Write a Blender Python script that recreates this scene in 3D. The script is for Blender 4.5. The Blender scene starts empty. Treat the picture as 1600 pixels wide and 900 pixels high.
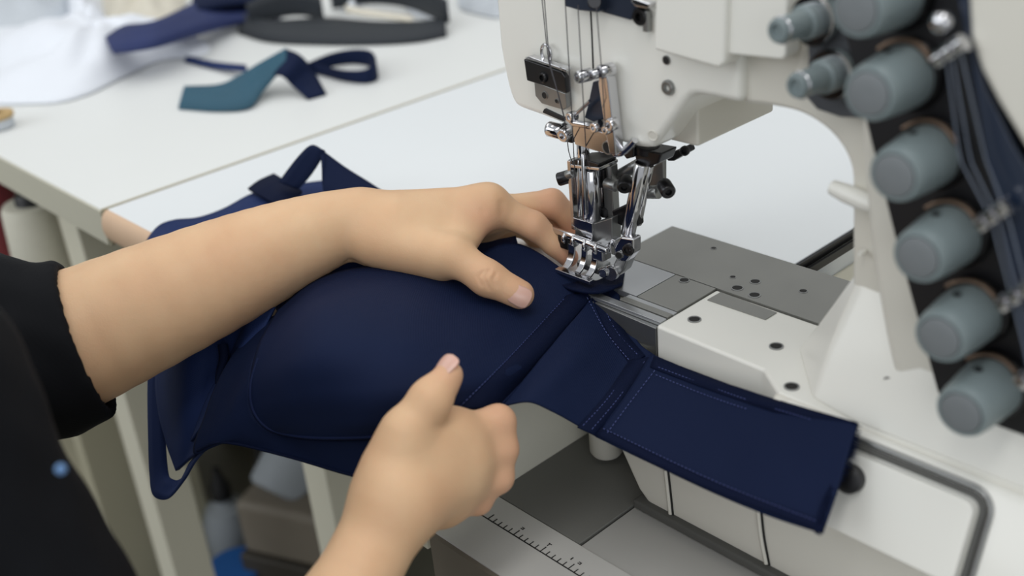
import bpy, bmesh, math, random
import numpy as np
from mathutils import Vector, Matrix, noise
random.seed(7)
SC = bpy.context.scene
COL = SC.collection

# ------------------------------------------------------------------ camera
F_PX = 1766.0
CAM = np.array([0.4980995, -0.51402523, 0.36292919])
RM = np.array([[0.68324386, -0.27796211, 0.6752147],
               [0.7251833, 0.36641217, -0.58296767],
               [-0.08536396, 0.8879635, 0.45192235]])
cam_data = bpy.data.cameras.new('camera')
cam_data.sensor_width = 36.0
cam_data.lens = 36.0 * F_PX / 1600.0
cam_data.clip_start = 0.02
cam_data.clip_end = 30
cam_data.dof.use_dof = True
cam_data.dof.focus_distance = 0.775
cam_data.dof.aperture_fstop = 3.7
cam = bpy.data.objects.new('camera', cam_data)
COL.objects.link(cam)
M4 = Matrix([list(RM[0]) + [CAM[0]], list(RM[1]) + [CAM[1]], list(RM[2]) + [CAM[2]], [0, 0, 0, 1]])
cam.matrix_world = M4
SC.camera = cam

# ------------------------------------------------------------------ world, lights, exposure
SC.view_settings.view_transform = 'Standard'
SC.view_settings.look = 'None'
SC.view_settings.exposure = -0.17
SC.view_settings.gamma = 1.0
SC.view_settings.use_curve_mapping = False
wd = bpy.data.worlds.new('world')
SC.world = wd
wd.use_nodes = True
wd.node_tree.nodes['Background'].inputs[0].default_value = (0.78, 0.81, 0.84, 1)
wd.node_tree.nodes['Background'].inputs[1].default_value = 0.70

def area_light(name, loc, size, size_y, power, target, color=(1, 1, 1)):
    l = bpy.data.lights.new(name, 'AREA')
    l.shape = 'RECTANGLE'; l.size = size; l.size_y = size_y; l.energy = power; l.color = color
    o = bpy.data.objects.new(name, l); COL.objects.link(o)
    o.location = loc
    d = Vector(target) - Vector(loc)
    o.rotation_euler = d.to_track_quat('-Z', 'Y').to_euler()
    return o
# ceiling fluorescent rows and a window on the operator's left
area_light('ceiling_tube_light', (-0.75, 0.55, 1.75), 0.35, 3.2, 8, (-0.75, 0.55, 0), (1.0, 0.99, 0.97))
area_light('ceiling_tube_light', (0.55, -0.65, 1.75), 0.35, 3.2, 21, (0.55, -0.65, 0), (1.0, 0.99, 0.97))
area_light('ceiling_tube_light', (-2.0, 0.4, 1.75), 0.35, 3.2, 9, (-2.0, 0.4, 0), (1.0, 0.99, 0.97))
area_light('window_and_fill_light', (-1.2, -2.3, 1.05), 2.2, 1.3, 23, (-0.2, 0.2, 0.0), (0.93, 0.97, 1.0))

area_light('window_and_fill_light', (2.3, -1.7, 0.9), 1.8, 1.2, 11, (0.0, 0.0, 0.0), (0.95, 0.98, 1.0))  # added fill from the right, no window known there; brightens the table well

# ------------------------------------------------------------------ geometry helpers
def ray(u, v):
    return RM @ np.array([(u - 800) / F_PX, -(v - 450) / F_PX, -1.0])
def atd(u, v, t):
    return CAM + ray(u, v) * t
def onz(u, v, z=0.0):
    d = ray(u, v); return CAM + d * ((z - CAM[2]) / d[2])
def onY(u, v, y):
    d = ray(u, v); return CAM + d * ((y - CAM[1]) / d[1])
def onX(u, v, x):
    d = ray(u, v); return CAM + d * ((x - CAM[0]) / d[0])
def proj(P):
    P = np.asarray(P, float)
    c = (P - CAM) @ RM
    return np.stack([800 + F_PX * c[..., 0] / -c[..., 2], 450 - F_PX * c[..., 1] / -c[..., 2], -c[..., 2]], -1)
def nrm(a):
    a = np.asarray(a, float); return a / (np.linalg.norm(a) + 1e-12)
def frame(axis):
    z = nrm(axis)
    h = np.array([0, 0, 1.0]) if abs(z[2]) < 0.9 else np.array([1.0, 0, 0])
    x = nrm(np.cross(h, z)); y = np.cross(z, x)
    return x, y, z
def srgb(r, g, b):
    f = lambda c: (c / 255 / 12.92) if c / 255 <= 0.04045 else ((c / 255 + 0.055) / 1.055) ** 2.4
    return (f(r), f(g), f(b), 1)

def wmat(o):
    m = Matrix.Translation(o.location) @ o.rotation_euler.to_matrix().to_4x4()
    if o.parent is None:
        return m
    return wmat(o.parent) @ o.matrix_parent_inverse @ m
def set_parent(o, p):
    if p is not None:
        o.parent = p
        o.matrix_parent_inverse = wmat(p).inverted()
def tag(o, label=None, cat=None, group=None, kind=None):
    if label: o['label'] = label
    if cat: o['category'] = cat
    if group: o['group'] = group
    if kind: o['kind'] = kind
    return o
def thing(name, label, cat, loc=(0, 0, 0), group=None):
    o = bpy.data.objects.new(name, None); COL.objects.link(o)
    o.empty_display_size = 0.02
    o.location = tuple(float(x) for x in loc)
    return tag(o, label, cat, group)

class MB:
    def __init__(s):
        s.v = []; s.f = []
    def add(s, vs, fs):
        b = len(s.v)
        s.v += [tuple(float(c) for c in p) for p in vs]
        s.f += [tuple(i + b for i in f) for f in fs]
        return s
    def box(s, c, size, ax=None):
        c = np.asarray(c, float); hx, hy, hz = [q / 2 for q in size]
        X, Y, Z = ax if ax is not None else (np.array([1., 0, 0]), np.array([0, 1., 0]), np.array([0, 0, 1.]))
        vs = [c + X * hx * i + Y * hy * j + Z * hz * k for i, j, k in
              [(-1, -1, -1), (1, -1, -1), (1, 1, -1), (-1, 1, -1), (-1, -1, 1), (1, -1, 1), (1, 1, 1), (-1, 1, 1)]]
        return s.add(vs, [(0, 3, 2, 1), (4, 5, 6, 7), (0, 1, 5, 4), (1, 2, 6, 5), (2, 3, 7, 6), (3, 0, 4, 7)])
    def prism(s, poly, vec):
        """poly: list of 3D points (planar loop), extruded by vec"""
        n = len(poly); poly = [np.asarray(p, float) for p in poly]; vec = np.asarray(vec, float)
        vs = poly + [p + vec for p in poly]
        fs = [tuple(range(n))[::-1], tuple(range(n, 2 * n))] + [(i, (i + 1) % n, (i + 1) % n + n, i + n) for i in range(n)]
        return s.add(vs, fs)
    def loft(s, loops, cap=True):
        n = len(loops[0]); vs = [p for L in loops for p in L]; fs = []
        for k in range(len(loops) - 1):
            for i in range(n):
                j = (i + 1) % n
                fs.append((k * n + i, k * n + j, (k + 1) * n + j, (k + 1) * n + i))
        if cap:
            fs.append(tuple(range(n))[::-1]); fs.append(tuple((len(loops) - 1) * n + i for i in range(n)))
        return s.add(vs, fs)
    def lathe(s, prof, o, axis, seg=24):
        """prof: list of (radius, height along axis)"""
        o = np.asarray(o, float); x, y, z = frame(axis)
        loops = [[o + z * h + (x * math.cos(2 * math.pi * i / seg) + y * math.sin(2 * math.pi * i / seg)) * max(r, 1e-6)
                  for i in range(seg)] for r, h in prof]
        return s.loft(loops)
    def cyl(s, a, b, r0, r1=None, seg=20):
        a = np.asarray(a, float); b = np.asarray(b, float); r1 = r0 if r1 is None else r1
        L = np.linalg.norm(b - a)
        c = min(0.12 * min(r0, r1), 0.2 * L)
        return s.lathe([(r0 - c, 0), (r0, c), (r1, L - c), (r1 - c, L)], a, b - a, seg)
    def tube(s, path, r, seg=8):
        path = [np.asarray(p, float) for p in path]; n = len(path)
        rs = r if hasattr(r, '__len__') else [r] * n
        x, y, z = frame(path[1] - path[0]); loops = []
        for i in range(n):
            t = nrm(path[min(i + 1, n - 1)] - path[max(i - 1, 0)])
            x = nrm(x - t * np.dot(x, t)); y = np.cross(t, x)
            loops.append([path[i] + (x * math.cos(2 * math.pi * k / seg) + y * math.sin(2 * math.pi * k / seg)) * rs[i] for k in range(seg)])
        return s.loft(loops)
    def mesh(s, name):
        me = bpy.data.meshes.new(name)
        me.from_pydata(s.v, [], s.f); me.update()
        bm = bmesh.new(); bm.from_mesh(me)
        bmesh.ops.recalc_face_normals(bm, faces=bm.faces)
        bm.to_mesh(me); bm.free()
        return me
    def build(s, name, mat, parent=None, bevel=0, seg=3, smooth=35, kind=None, label=None, subsurf=0):
        me = s.mesh(name)
        return link_mesh(name, me, mat, parent, bevel, seg, smooth, kind, label, subsurf)

def link_mesh(name, me, mat, parent=None, bevel=0, seg=3, smooth=35, kind=None, label=None, subsurf=0):
    o = bpy.data.objects.new(name, me); COL.objects.link(o)
    me.materials.clear(); me.materials.append(mat)
    me.shade_smooth()
    if smooth and smooth < 180:
        me.set_sharp_from_angle(angle=math.radians(smooth))
    if bevel:
        m = o.modifiers.new('bevel', 'BEVEL'); m.width = bevel; m.segments = seg
        m.limit_method = 'ANGLE'; m.angle_limit = math.radians(32); m.harden_normals = True
        me.set_sharp_from_angle(angle=math.radians(180))
    if subsurf:
        m = o.modifiers.new('subdivision', 'SUBSURF'); m.levels = subsurf; m.render_levels = subsurf
    set_parent(o, parent)
    if kind: o['kind'] = kind
    if label: o['label'] = label
    return o
def share(src, name, loc, parent):
    o = src.copy(); COL.objects.link(o); o.name = name
    o.location = tuple(float(c) for c in loc)
    set_parent(o, parent)
    return o

# smooth interpolation helpers
def crom(pts, n, closed=False):
    P = np.asarray(pts, float); m = len(P)
    out = []
    segs = m if closed else m - 1
    for q in np.linspace(0, segs, n, endpoint=not closed):
        i = min(int(q), segs - 1); f = q - i
        g = (lambda k: P[k % m]) if closed else (lambda k: P[k] if 0 <= k < m else (2 * P[0] - P[1] if k < 0 else 2 * P[-1] - P[-2]))
        a, b, c, d = g(i - 1), g(i), g(i + 1), g(i + 2)
        out.append(0.5 * ((2 * b) + (-a + c) * f + (2 * a - 5 * b + 4 * c - d) * f * f + (-a + 3 * b - 3 * c + d) * f ** 3))
    return np.array(out)
def resample(pts, step):
    P = np.asarray(pts, float); d = np.r_[0, np.cumsum(np.linalg.norm(np.diff(P, axis=0), axis=1))]
    n = max(2, int(d[-1] / step) + 1); q = np.linspace(0, d[-1], n)
    return np.stack([np.interp(q, d, P[:, k]) for k in range(P.shape[1])], 1)

# ------------------------------------------------------------------ materials
def new_mat(name):
    m = bpy.data.materials.new(name); m.use_nodes = True
    nt = m.node_tree; b = nt.nodes['Principled BSDF']
    return m, nt, b
def link(nt, a, b): nt.links.new(a, b)
def mat(name, col, rough=0.5, metal=0.0, spec=0.5, var=0.0, vscale=30, bump=0.0, bscale=400, coat=0.0, sheen=0.0, sss=0.0, sss_r=(1, .3, .15), trans=0.0, rvar=0.0):
    m, nt, b = new_mat(name)
    b.inputs['Base Color'].default_value = col
    b.inputs['Roughness'].default_value = rough
    b.inputs['Metallic'].default_value = metal
    b.inputs['Specular IOR Level'].default_value = spec
    if coat:
        b.inputs['Coat Weight'].default_value = coat; b.inputs['Coat Roughness'].default_value = 0.12
    if sheen:
        b.inputs['Sheen Weight'].default_value = sheen; b.inputs['Sheen Roughness'].default_value = 0.4
        b.inputs['Sheen Tint'].default_value = (min(1, col[0] * 4), min(1, col[1] * 4), min(1, col[2] * 4), 1)
    if sss:
        b.inputs['Subsurface Weight'].default_value = sss
        b.inputs['Subsurface Radius'].default_value = sss_r
        b.inputs['Subsurface Scale'].default_value = 0.006
    if trans: b.inputs['Transmission Weight'].default_value = trans
    tc = nt.nodes.new('ShaderNodeTexCoord')
    if var or rvar:
        n = nt.nodes.new('ShaderNodeTexNoise'); n.inputs['Scale'].default_value = vscale; n.inputs['Detail'].default_value = 4
        link(nt, tc.outputs['Object'], n.inputs['Vector'])
        if var:
            r = nt.nodes.new('ShaderNodeMapRange'); r.inputs['To Min'].default_value = 1 - var; r.inputs['To Max'].default_value = 1 + var
            link(nt, n.outputs['Fac'], r.inputs['Value'])
            mx = nt.nodes.new('ShaderNodeMix'); mx.data_type = 'RGBA'; mx.blend_type = 'MULTIPLY'; mx.inputs['Factor'].default_value = 1
            mx.inputs['A'].default_value = col
            link(nt, r.outputs['Result'], mx.inputs['B']); link(nt, mx.outputs['Result'], b.inputs['Base Color'])
        if rvar:
            r2 = nt.nodes.new('ShaderNodeMapRange'); r2.inputs['To Min'].default_value = max(0, rough - rvar); r2.inputs['To Max'].default_value = rough + rvar
            link(nt, n.outputs['Fac'], r2.inputs['Value']); link(nt, r2.outputs['Result'], b.inputs['Roughness'])
    if bump:
        n2 = nt.nodes.new('ShaderNodeTexNoise'); n2.inputs['Scale'].default_value = bscale; n2.inputs['Detail'].default_value = 3
        link(nt, tc.outputs['Object'], n2.inputs['Vector'])
        bp = nt.nodes.new('ShaderNodeBump'); bp.inputs['Strength'].default_value = bump; bp.inputs['Distance'].default_value = 0.001
        link(nt, n2.outputs['Fac'], bp.inputs['Height']); link(nt, bp.outputs['Normal'], b.inputs['Normal'])
    return m
def weave(m, scale=2600, strength=0.25):
    """fine knit relief for cloth"""
    nt = m.node_tree; b = nt.nodes['Principled BSDF']
    tc = nt.nodes.new('ShaderNodeTexCoord')
    w1 = nt.nodes.new('ShaderNodeTexWave'); w1.inputs['Scale'].default_value = scale / 6.0; w1.bands_direction = 'DIAGONAL'
    w1.inputs['Distortion'].default_value = 1.5
    link(nt, tc.outputs['Object'], w1.inputs['Vector'])
    n2 = nt.nodes.new('ShaderNodeTexNoise'); n2.inputs['Scale'].default_value = 900; link(nt, tc.outputs['Object'], n2.inputs['Vector'])
    ad = nt.nodes.new('ShaderNodeMath'); ad.operation = 'ADD'
    link(nt, w1.outputs['Fac'], ad.inputs[0]); link(nt, n2.outputs['Fac'], ad.inputs[1])
    bp = nt.nodes.new('ShaderNodeBump'); bp.inputs['Strength'].default_value = strength; bp.inputs['Distance'].default_value = 0.0004
    link(nt, ad.outputs[0], bp.inputs['Height']); link(nt, bp.outputs['Normal'], b.inputs['Normal'])
    return m

MT = {}
MT['laminate'] = mat('white_laminate', srgb(232, 236, 238), 0.42, var=0.015, vscale=6, bump=0.02, bscale=900)
MT['laminate2'] = mat('white_laminate_aged', srgb(233, 235, 233), 0.42, var=0.02, vscale=5, bump=0.02, bscale=900)
MT['cream_edge'] = mat('cream_edge_band', srgb(196, 193, 176), 0.5, var=0.03)
MT['seam_edge'] = mat('beige_edge_band', srgb(176, 169, 146), 0.55, var=0.03)
MT['wood_edge'] = mat('beech_edge_band', srgb(214, 182, 152), 0.5, var=0.06, vscale=25)
MT['well'] = mat('pale_cream_laminate', srgb(236, 234, 220), 0.5, var=0.02)
MT['cream'] = mat('cream_paint', srgb(216, 212, 194), 0.5, var=0.03, vscale=10)
MT['casting'] = mat('cream_enamel', srgb(234, 233, 226), 0.33, coat=0.25, var=0.012, vscale=14, bump=0.03, bscale=120)
MT['casting2'] = mat('warm_enamel', srgb(219, 216, 206), 0.36, coat=0.2, var=0.015, vscale=14, bump=0.03, bscale=120)
MT['chrome'] = mat('chrome', srgb(205, 205, 208), 0.13, metal=1.0, rvar=0.04, vscale=60)
MT['steel'] = mat('brushed_steel', srgb(150, 151, 150), 0.34, metal=0.85, var=0.06, vscale=50, rvar=0.08)
MT['dark_steel'] = mat('blackened_steel', srgb(62, 62, 64), 0.3, metal=0.9, rvar=0.06, vscale=70)
MT['plate'] = mat('ground_steel_plate', srgb(140, 140, 136), 0.42, metal=0.6, var=0.09, vscale=35, rvar=0.08)
MT['plate_light'] = mat('polished_steel_plate', srgb(176, 178, 180), 0.3, metal=0.75, var=0.06, vscale=40, rvar=0.06)
MT['black'] = mat('black_plastic', srgb(20, 20, 24), 0.45)
MT['rubber'] = mat('dark_rubber', srgb(84, 84, 81), 0.6, var=0.1)
MT['panel_grey'] = mat('dark_grey_panel', srgb(118, 118, 114), 0.55, var=0.06, vscale=15)
MT['hole'] = mat('dark_recess', srgb(22, 21, 20), 0.7)
MT['knob'] = mat('grey_green_resin', srgb(122, 134, 136), 0.42, var=0.05, vscale=60)
MT['knob_face'] = mat('grey_resin_face', srgb(116, 121, 124), 0.5, var=0.04, vscale=90)
MT['blueguard'] = mat('dark_blue_gloss', srgb(34, 44, 62), 0.22, coat=0.3)
MT['darkblue_metal'] = mat('dark_blue_steel', srgb(48, 56, 72), 0.3, metal=0.4)
MT['tray'] = mat('grey_tray', srgb(178, 177, 173), 0.5, var=0.04, vscale=12)
MT['ruler'] = mat('satin_aluminium', srgb(202, 201, 197), 0.42, metal=0.1, var=0.07, vscale=9)
MT['ink'] = mat('black_print', srgb(20, 20, 20), 0.6)
MT['thread'] = mat('grey_thread', srgb(70, 68, 72), 0.6)
MT['thread_white'] = mat('pale_thread', srgb(96, 104, 118), 0.5)
MT['copper'] = mat('bronze_spring', srgb(104, 86, 72), 0.4, metal=0.6)
MT['navy'] = weave(mat('navy_microfibre', srgb(19, 30, 59), 0.7, sheen=0.03, var=0.06, vscale=18, spec=0.12))
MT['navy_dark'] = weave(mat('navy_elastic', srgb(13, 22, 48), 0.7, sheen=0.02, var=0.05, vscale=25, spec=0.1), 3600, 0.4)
MT['navy_light'] = weave(mat('navy_lining', srgb(31, 47, 90), 0.64, sheen=0.06, var=0.05, vscale=25, spec=0.15))
MT['navy_edge'] = mat('navy_edge_thread', srgb(21, 31, 62), 0.7, spec=0.12)
MT['stitch'] = mat('blue_stitch_thread', srgb(56, 68, 122), 0.6)
MT['teal'] = weave(mat('teal_knit', srgb(34, 80, 100), 0.65, sheen=0.2, var=0.08))
MT['white_cloth'] = weave(mat('white_cotton', srgb(236, 240, 247), 0.75, sheen=0.1, var=0.02))
MT['grey_cloth'] = weave(mat('pale_grey_cotton', srgb(196, 202, 208), 0.75, var=0.04))
MT['cream_cloth'] = weave(mat('ecru_cotton', srgb(222, 216, 200), 0.75, var=0.04))
MT['charcoal'] = weave(mat('charcoal_elastic', srgb(33, 39, 46), 0.6, var=0.08))
MT['navy_far'] = weave(mat('royal_navy_knit', srgb(22, 40, 94), 0.65, var=0.08))
MT['sweater'] = weave(mat('black_knit', srgb(10, 12, 17), 0.8, sheen=0.06, var=0.1, vscale=60, spec=0.2), 900, 0.12)
MT['nail'] = mat('fingernail', srgb(224, 176, 160), 0.28, coat=0.3, sss=0.15)
MT['red'] = mat('maroon_thread', srgb(122, 44, 52), 0.7, var=0.1, vscale=200)
MT['cone_cream'] = mat('cream_thread', srgb(206, 203, 188), 0.75, var=0.06, vscale=200)
MT['blue_plastic'] = mat('blue_plastic', srgb(36, 92, 160), 0.4)
MT['darkwood'] = mat('dark_board', srgb(60, 55, 48), 0.6, var=0.15)
MT['taupe'] = mat('taupe_paint', srgb(118, 110, 98), 0.6, var=0.1)
MT['floor'] = mat('grey_terrazzo', srgb(112, 110, 98), 0.45, var=0.12, vscale=30)
MT['wall'] = mat('warm_white_paint', srgb(206, 204, 196), 0.7, var=0.03, vscale=3)
MT['ceil'] = mat('white_ceiling', srgb(225, 225, 222), 0.8, var=0.02, vscale=3)
MT['pale_blue'] = mat('pale_blue_highlight', srgb(110, 150, 200), 0.3)  # colour of the highlight bead on the sleeve
MT['cabinet'] = mat('khaki_cream_paint', srgb(176, 171, 148), 0.55, var=0.04, vscale=10)
MT['grey_bracket'] = mat('grey_bracket_steel', srgb(92, 95, 100), 0.35, metal=0.4)
MT['dull_white'] = mat('dull_white_plastic', srgb(150, 156, 162), 0.6, var=0.1, vscale=20)
MT['tan'] = mat('tan_card', srgb(190, 160, 110), 0.6, var=0.05)
# skin: tone variation at two scales, faint pores
def skin_mat():
    m, nt, b = new_mat('skin')
    tc = nt.nodes.new('ShaderNodeTexCoord')
    n = nt.nodes.new('ShaderNodeTexNoise'); n.inputs['Scale'].default_value = 22; n.inputs['Detail'].default_value = 5
    link(nt, tc.outputs['Object'], n.inputs['Vector'])
    cr = nt.nodes.new('ShaderNodeValToRGB')
    cr.color_ramp.elements[0].position = 0.3; cr.color_ramp.elements[0].color = srgb(218, 175, 137)
    cr.color_ramp.elements[1].position = 0.7; cr.color_ramp.elements[1].color = srgb(227, 190, 151)
    link(nt, n.outputs['Fac'], cr.inputs['Fac'])
    # flushed skin over the finger joints, from a vertex attribute that follows the joints
    at = nt.nodes.new('ShaderNodeAttribute'); at.attribute_name = 'flush'
    mx = nt.nodes.new('ShaderNodeMix'); mx.data_type = 'RGBA'
    mx.inputs['B'].default_value = srgb(214, 150, 126)
    link(nt, at.outputs['Fac'], mx.inputs['Factor']); link(nt, cr.outputs['Color'], mx.inputs['A'])
    link(nt, mx.outputs['Result'], b.inputs['Base Color'])
    b.inputs['Roughness'].default_value = 0.5
    b.inputs['Specular IOR Level'].default_value = 0.35
    b.inputs['Subsurface Weight'].default_value = 0.12
    b.inputs['Subsurface Radius'].default_value = (1, .35, .2)
    b.inputs['Subsurface Scale'].default_value = 0.005
    v = nt.nodes.new('ShaderNodeTexVoronoi'); v.inputs['Scale'].default_value = 900
    link(nt, tc.outputs['Object'], v.inputs['Vector'])
    n2 = nt.nodes.new('ShaderNodeTexNoise'); n2.inputs['Scale'].default_value = 160; n2.inputs['Detail'].default_value = 4
    link(nt, tc.outputs['Object'], n2.inputs['Vector'])
    ad = nt.nodes.new('ShaderNodeMath'); ad.operation = 'MULTIPLY_ADD'; ad.inputs[1].default_value = 0.35
    link(nt, v.outputs['Distance'], ad.inputs[0]); link(nt, n2.outputs['Fac'], ad.inputs[2])
    bp = nt.nodes.new('ShaderNodeBump'); bp.inputs['Strength'].default_value = 0.16; bp.inputs['Distance'].default_value = 0.001
    link(nt, ad.outputs[0], bp.inputs['Height']); link(nt, bp.outputs['Normal'], b.inputs['Normal'])
    return m
MT['skin'] = skin_mat()
# ================================================================== the room
FZ = -0.78
def struct(name, mb, m, **k):
    o = mb.build(name, m, None, **k); o['kind'] = 'structure'; return o
struct('floor', MB().box((-0.2, 0.5, FZ - 0.05), (6.4, 6.4, 0.1)), MT['floor'])
struct('wall_back', MB().box((-0.2, 3.65, 0.6), (6.4, 0.1, 2.76)), MT['wall'])
struct('wall_left', MB().box((-3.35, 0.5, 0.6), (0.1, 6.2, 2.76)), MT['wall'])

# ================================================================== tables
TZ = 0.0
# ---- machine table: top with a cut-out for the sunk machine
XE, YE, SEAM = -0.0215, -0.165, -0.4545
tb = thing('machine_table', 'white laminate machine table with beech front edge, under the sewing machine', 'table', (-0.2, 0.2, FZ))
poly = [(SEAM + .0018, YE + .004), (XE, YE + .004), (XE, 0.104), (0.0895, 0.104), (0.0895, 0.95), (SEAM + .0015, 0.95)]
MB().prism([(x, y, -0.032) for x, y in poly], (0, 0, 0.0315)).build('table_top', MT['laminate'], tb, bevel=0.0012)
# rounded beech band along the front
lo = []
for x in (SEAM + .0025, XE):
    L = []
    for k in range(13):
        a = math.pi * k / 12
        L.append((x, YE + .004 - 0.009 * math.sin(a), -0.0165 + 0.0155 * math.cos(a)))
    lo.append(L)
MB().loft(lo).build('front_edge_band', MT['wood_edge'], tb, smooth=50)
# side lining of the well and its tray
MB().box((XE + 0.001, -0.03, -0.069), (0.002, 0.266, 0.135)).build('well_side_panel', MT['well'], tb)
MB().box((0.1255, 0.52, -0.036), (0.072, 0.83, 0.012)).build('rear_ledge', MT['cream'], tb, bevel=0.001)
for q, zz in ((0.0, -0.004), (0.0035, -0.009)):
    MB().box((0.0915 + q, 0.52, zz), (0.0022, 0.83, 0.006)).build('edge_rail', MT['dark_steel'], tb)
WZ = -0.135
MB().box((0.22, -0.02, WZ - 0.012), (0.48, 0.28, 0.008)).build('tray_base', MT['tray'], tb)
pd = [onz(*p, WZ) for p in ((806, 741), (905, 683), (1010, 790), (916, 846))]
MB().prism([(XE + .002, -0.103, WZ - .008), (0.0655, -0.103, WZ - .008), (0.0655, 0.09, WZ - .008), (XE + .002, 0.09, WZ - .008)], (0, 0, 0.008)).build('dark_tray_panel', MT['panel_grey'], tb, bevel=0.0006)
MB().box((0.268, -0.0065, WZ - 0.0045), (0.402, 0.193, 0.007)).build('light_tray_panel', MT['tray'], tb, bevel=0.0006)
MB().prism([(XE + .002, -0.160, WZ - .008), (0.47, -0.160, WZ - .008), (0.47, -0.104, WZ - .008), (XE + .002, -0.104, WZ - .008)], (0, 0, 0.009)).build('ruler_strip', MT['ruler'], tb, bevel=0.0008)
rp = [c for c in tb.children if c.name.startswith('ruler_strip')][0]
mk = MB(); zr = WZ + 0.0011
y0 = -0.1265
mk.box((0.22, y0, zr), (0.46, 0.0009, 0.0003))
x = 0.0
i = 0
while x < 0.44:
    L = 0.0042 if i % 5 else 0.006
    mk.box((x, y0 + L / 2, zr), (0.0007, L, 0.0003)); x += 0.0052; i += 1
mk.build('ruler_graduation', MT['ink'], rp, kind='stuff')
gl = MB()
def bar(mb, cx, cy, w, h): mb.box((cx, cy, zr), (w, h, 0.0003))
for j, xx in enumerate((0.026, 0.052, 0.073, 0.080, 0.104, 0.130, 0.156)):
    yy = y0 + 0.0088
    if j % 3 == 0:
        bar(gl, xx, yy + .0008, .0024, .0006); bar(gl, xx, yy - .0006, .0024, .0006); bar(gl, xx + .0009, yy, .0006, .002)
    elif j % 3 == 1:
        bar(gl, xx, yy + .001, .0028, .0006); bar(gl, xx - .0004, yy - .0004, .0007, .0026)
    else:
        bar(gl, xx, yy, .0009, .0026)
gl.build('ruler_numeral', MT['ink'], rp, kind='stuff')
MB().box((0.225, -0.1615, WZ - 0.045), (0.49, 0.004, 0.09)).build('front_apron', MT['taupe'], tb)
MB().box((XE - 0.012, 0.0, -0.092), (0.016, 0.325, 0.12)).build('well_beam', MT['cream'], tb)
for lx, ly in ((-0.375, -0.03), (-0.40, 0.88), (-0.05, 0.88), (0.42, -0.09)):
    MB().box((lx, ly, (FZ - 0.05) / 2 - 0.0), (0.045, 0.045, -FZ - 0.06)).build('leg', MT['cream'], tb, bevel=0.002)
# ---- neighbouring work table
t2 = thing('work_table', 'white laminate work table with cream edge, left of the sewing machine table, strewn with cloth', 'table', (-1.3, 0.6, FZ))
MB().box((SEAM - 1.0, 0.85, -0.0178), (1.997, 2.03, 0.0355)).build('table_top', MT['laminate2'], t2, bevel=0.001)
MB().box((SEAM - 1.0, YE - 0.0005, -0.0185), (1.997, 0.003, 0.034)).build('front_edge_band', MT['cream_edge'], t2, bevel=0.0008)
MB().box((SEAM - 0.0006, 0.85, -0.0180), (0.0034, 2.03, 0.0357)).build('side_edge_band', MT['seam_edge'], t2)
for lx, ly in ((-0.675, -0.10), (-0.62, 1.75), (-2.3, -0.1), (-2.3, 1.75)):
    MB().box((lx, ly, (FZ - 0.036) / 2), (0.05, 0.05, -FZ - 0.038)).build('leg', MT['cream'], t2, bevel=0.002)
MB().box((-1.5, -0.02, -0.205), (1.7, 0.3, 0.018)).build('under_shelf', MT['cream'], t2, bevel=0.001)
# ---- open cabinet under the tables
cb = thing('open_cabinet', 'cream painted open cabinet standing under the work table behind the black sleeve', 'cabinet', (-1.1, 0.0, FZ))
MB().box((-0.900, -0.045, -0.51), (0.032, 0.15, 0.53)).build('side_panel', MT['cabinet'], cb, bevel=0.002)
MB().box((-1.80, -0.045, -0.51), (0.032, 0.15, 0.53)).build('side_panel', MT['cabinet'], cb, bevel=0.002)
MB().box((-1.35, 0.023, -0.51), (0.868, 0.014, 0.53)).build('back_panel', MT['taupe'], cb)
for z in (-0.355, -0.45, -0.66):
    MB().box((-1.35, -0.05, z), (0.868, 0.13, 0.035)).build('shelf', MT['cabinet'], cb, bevel=0.002)
# ================================================================== the sewing machine
sm = thing('sewing_machine', 'cream industrial cover-stitch sewing machine with chrome needle head and grey tension knobs', 'sewing machine', (0.2, 0.02, WZ))
def xz(pl, Y):  # pixel outline read on the plane Y = const
    return [onY(u, v, Y) for u, v in pl]
def screw(c, axis, r, L, parent, m='chrome', name='screw', sock=0.5):
    """cap screw: head with chamfer and a hexagon socket; axis points out of the head"""
    a = nrm(axis); c = np.asarray(c, float)
    mb = MB().lathe([(r * .98, -L), (r, -L + r * .1), (r, -r * .22), (r * .82, 0), (r * sock, 0), (r * sock * .92, -r * .55), (0, -r * .6)], c, a, 22)
    return mb.build(name, MT[m], parent, smooth=40)
def hole(c, axis, r, parent, name='screw_hole'):
    a = nrm(axis)
    mb = MB().lathe([(r * 1.08, -.0006), (r * 1.08, .0003), (r * .88, .00035), (r * .8, -.0004), (0, -.0005)], c, a, 22)
    o = mb.build(name, MT['steel'], parent, smooth=40)
    MB().lathe([(r * .82, 0), (r * .8, .0002), (0, .0002)], np.asarray(c) + a * 0.00005, a, 18).build('recess', MT['hole'], o)
    return o
UP = (0, 0, 1)
# ---- base body standing in the well
YB = -0.046
front = [(0.034, -0.062), (0.068, -0.122), (0.078, WZ + .004), (0.47, WZ + .004), (0.47, -0.001), (0.175, -0.001), (0.175, -0.03), (0.05, -0.03)]
base = MB().prism([(x, YB, z) for x, z in front], (0, 0.20, 0)).build('base_casting', MT['casting2'], sm, bevel=0.004, seg=4)
g = [(0.068, YB - .006, WZ + .001), (0.47, YB - .006, WZ + .001), (0.47, .16, WZ + .001), (0.068, .16, WZ + .001)]
MB().prism(g, (0, 0, 0.007)).build('gasket', MT['rubber'], sm, bevel=0.002)
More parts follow.
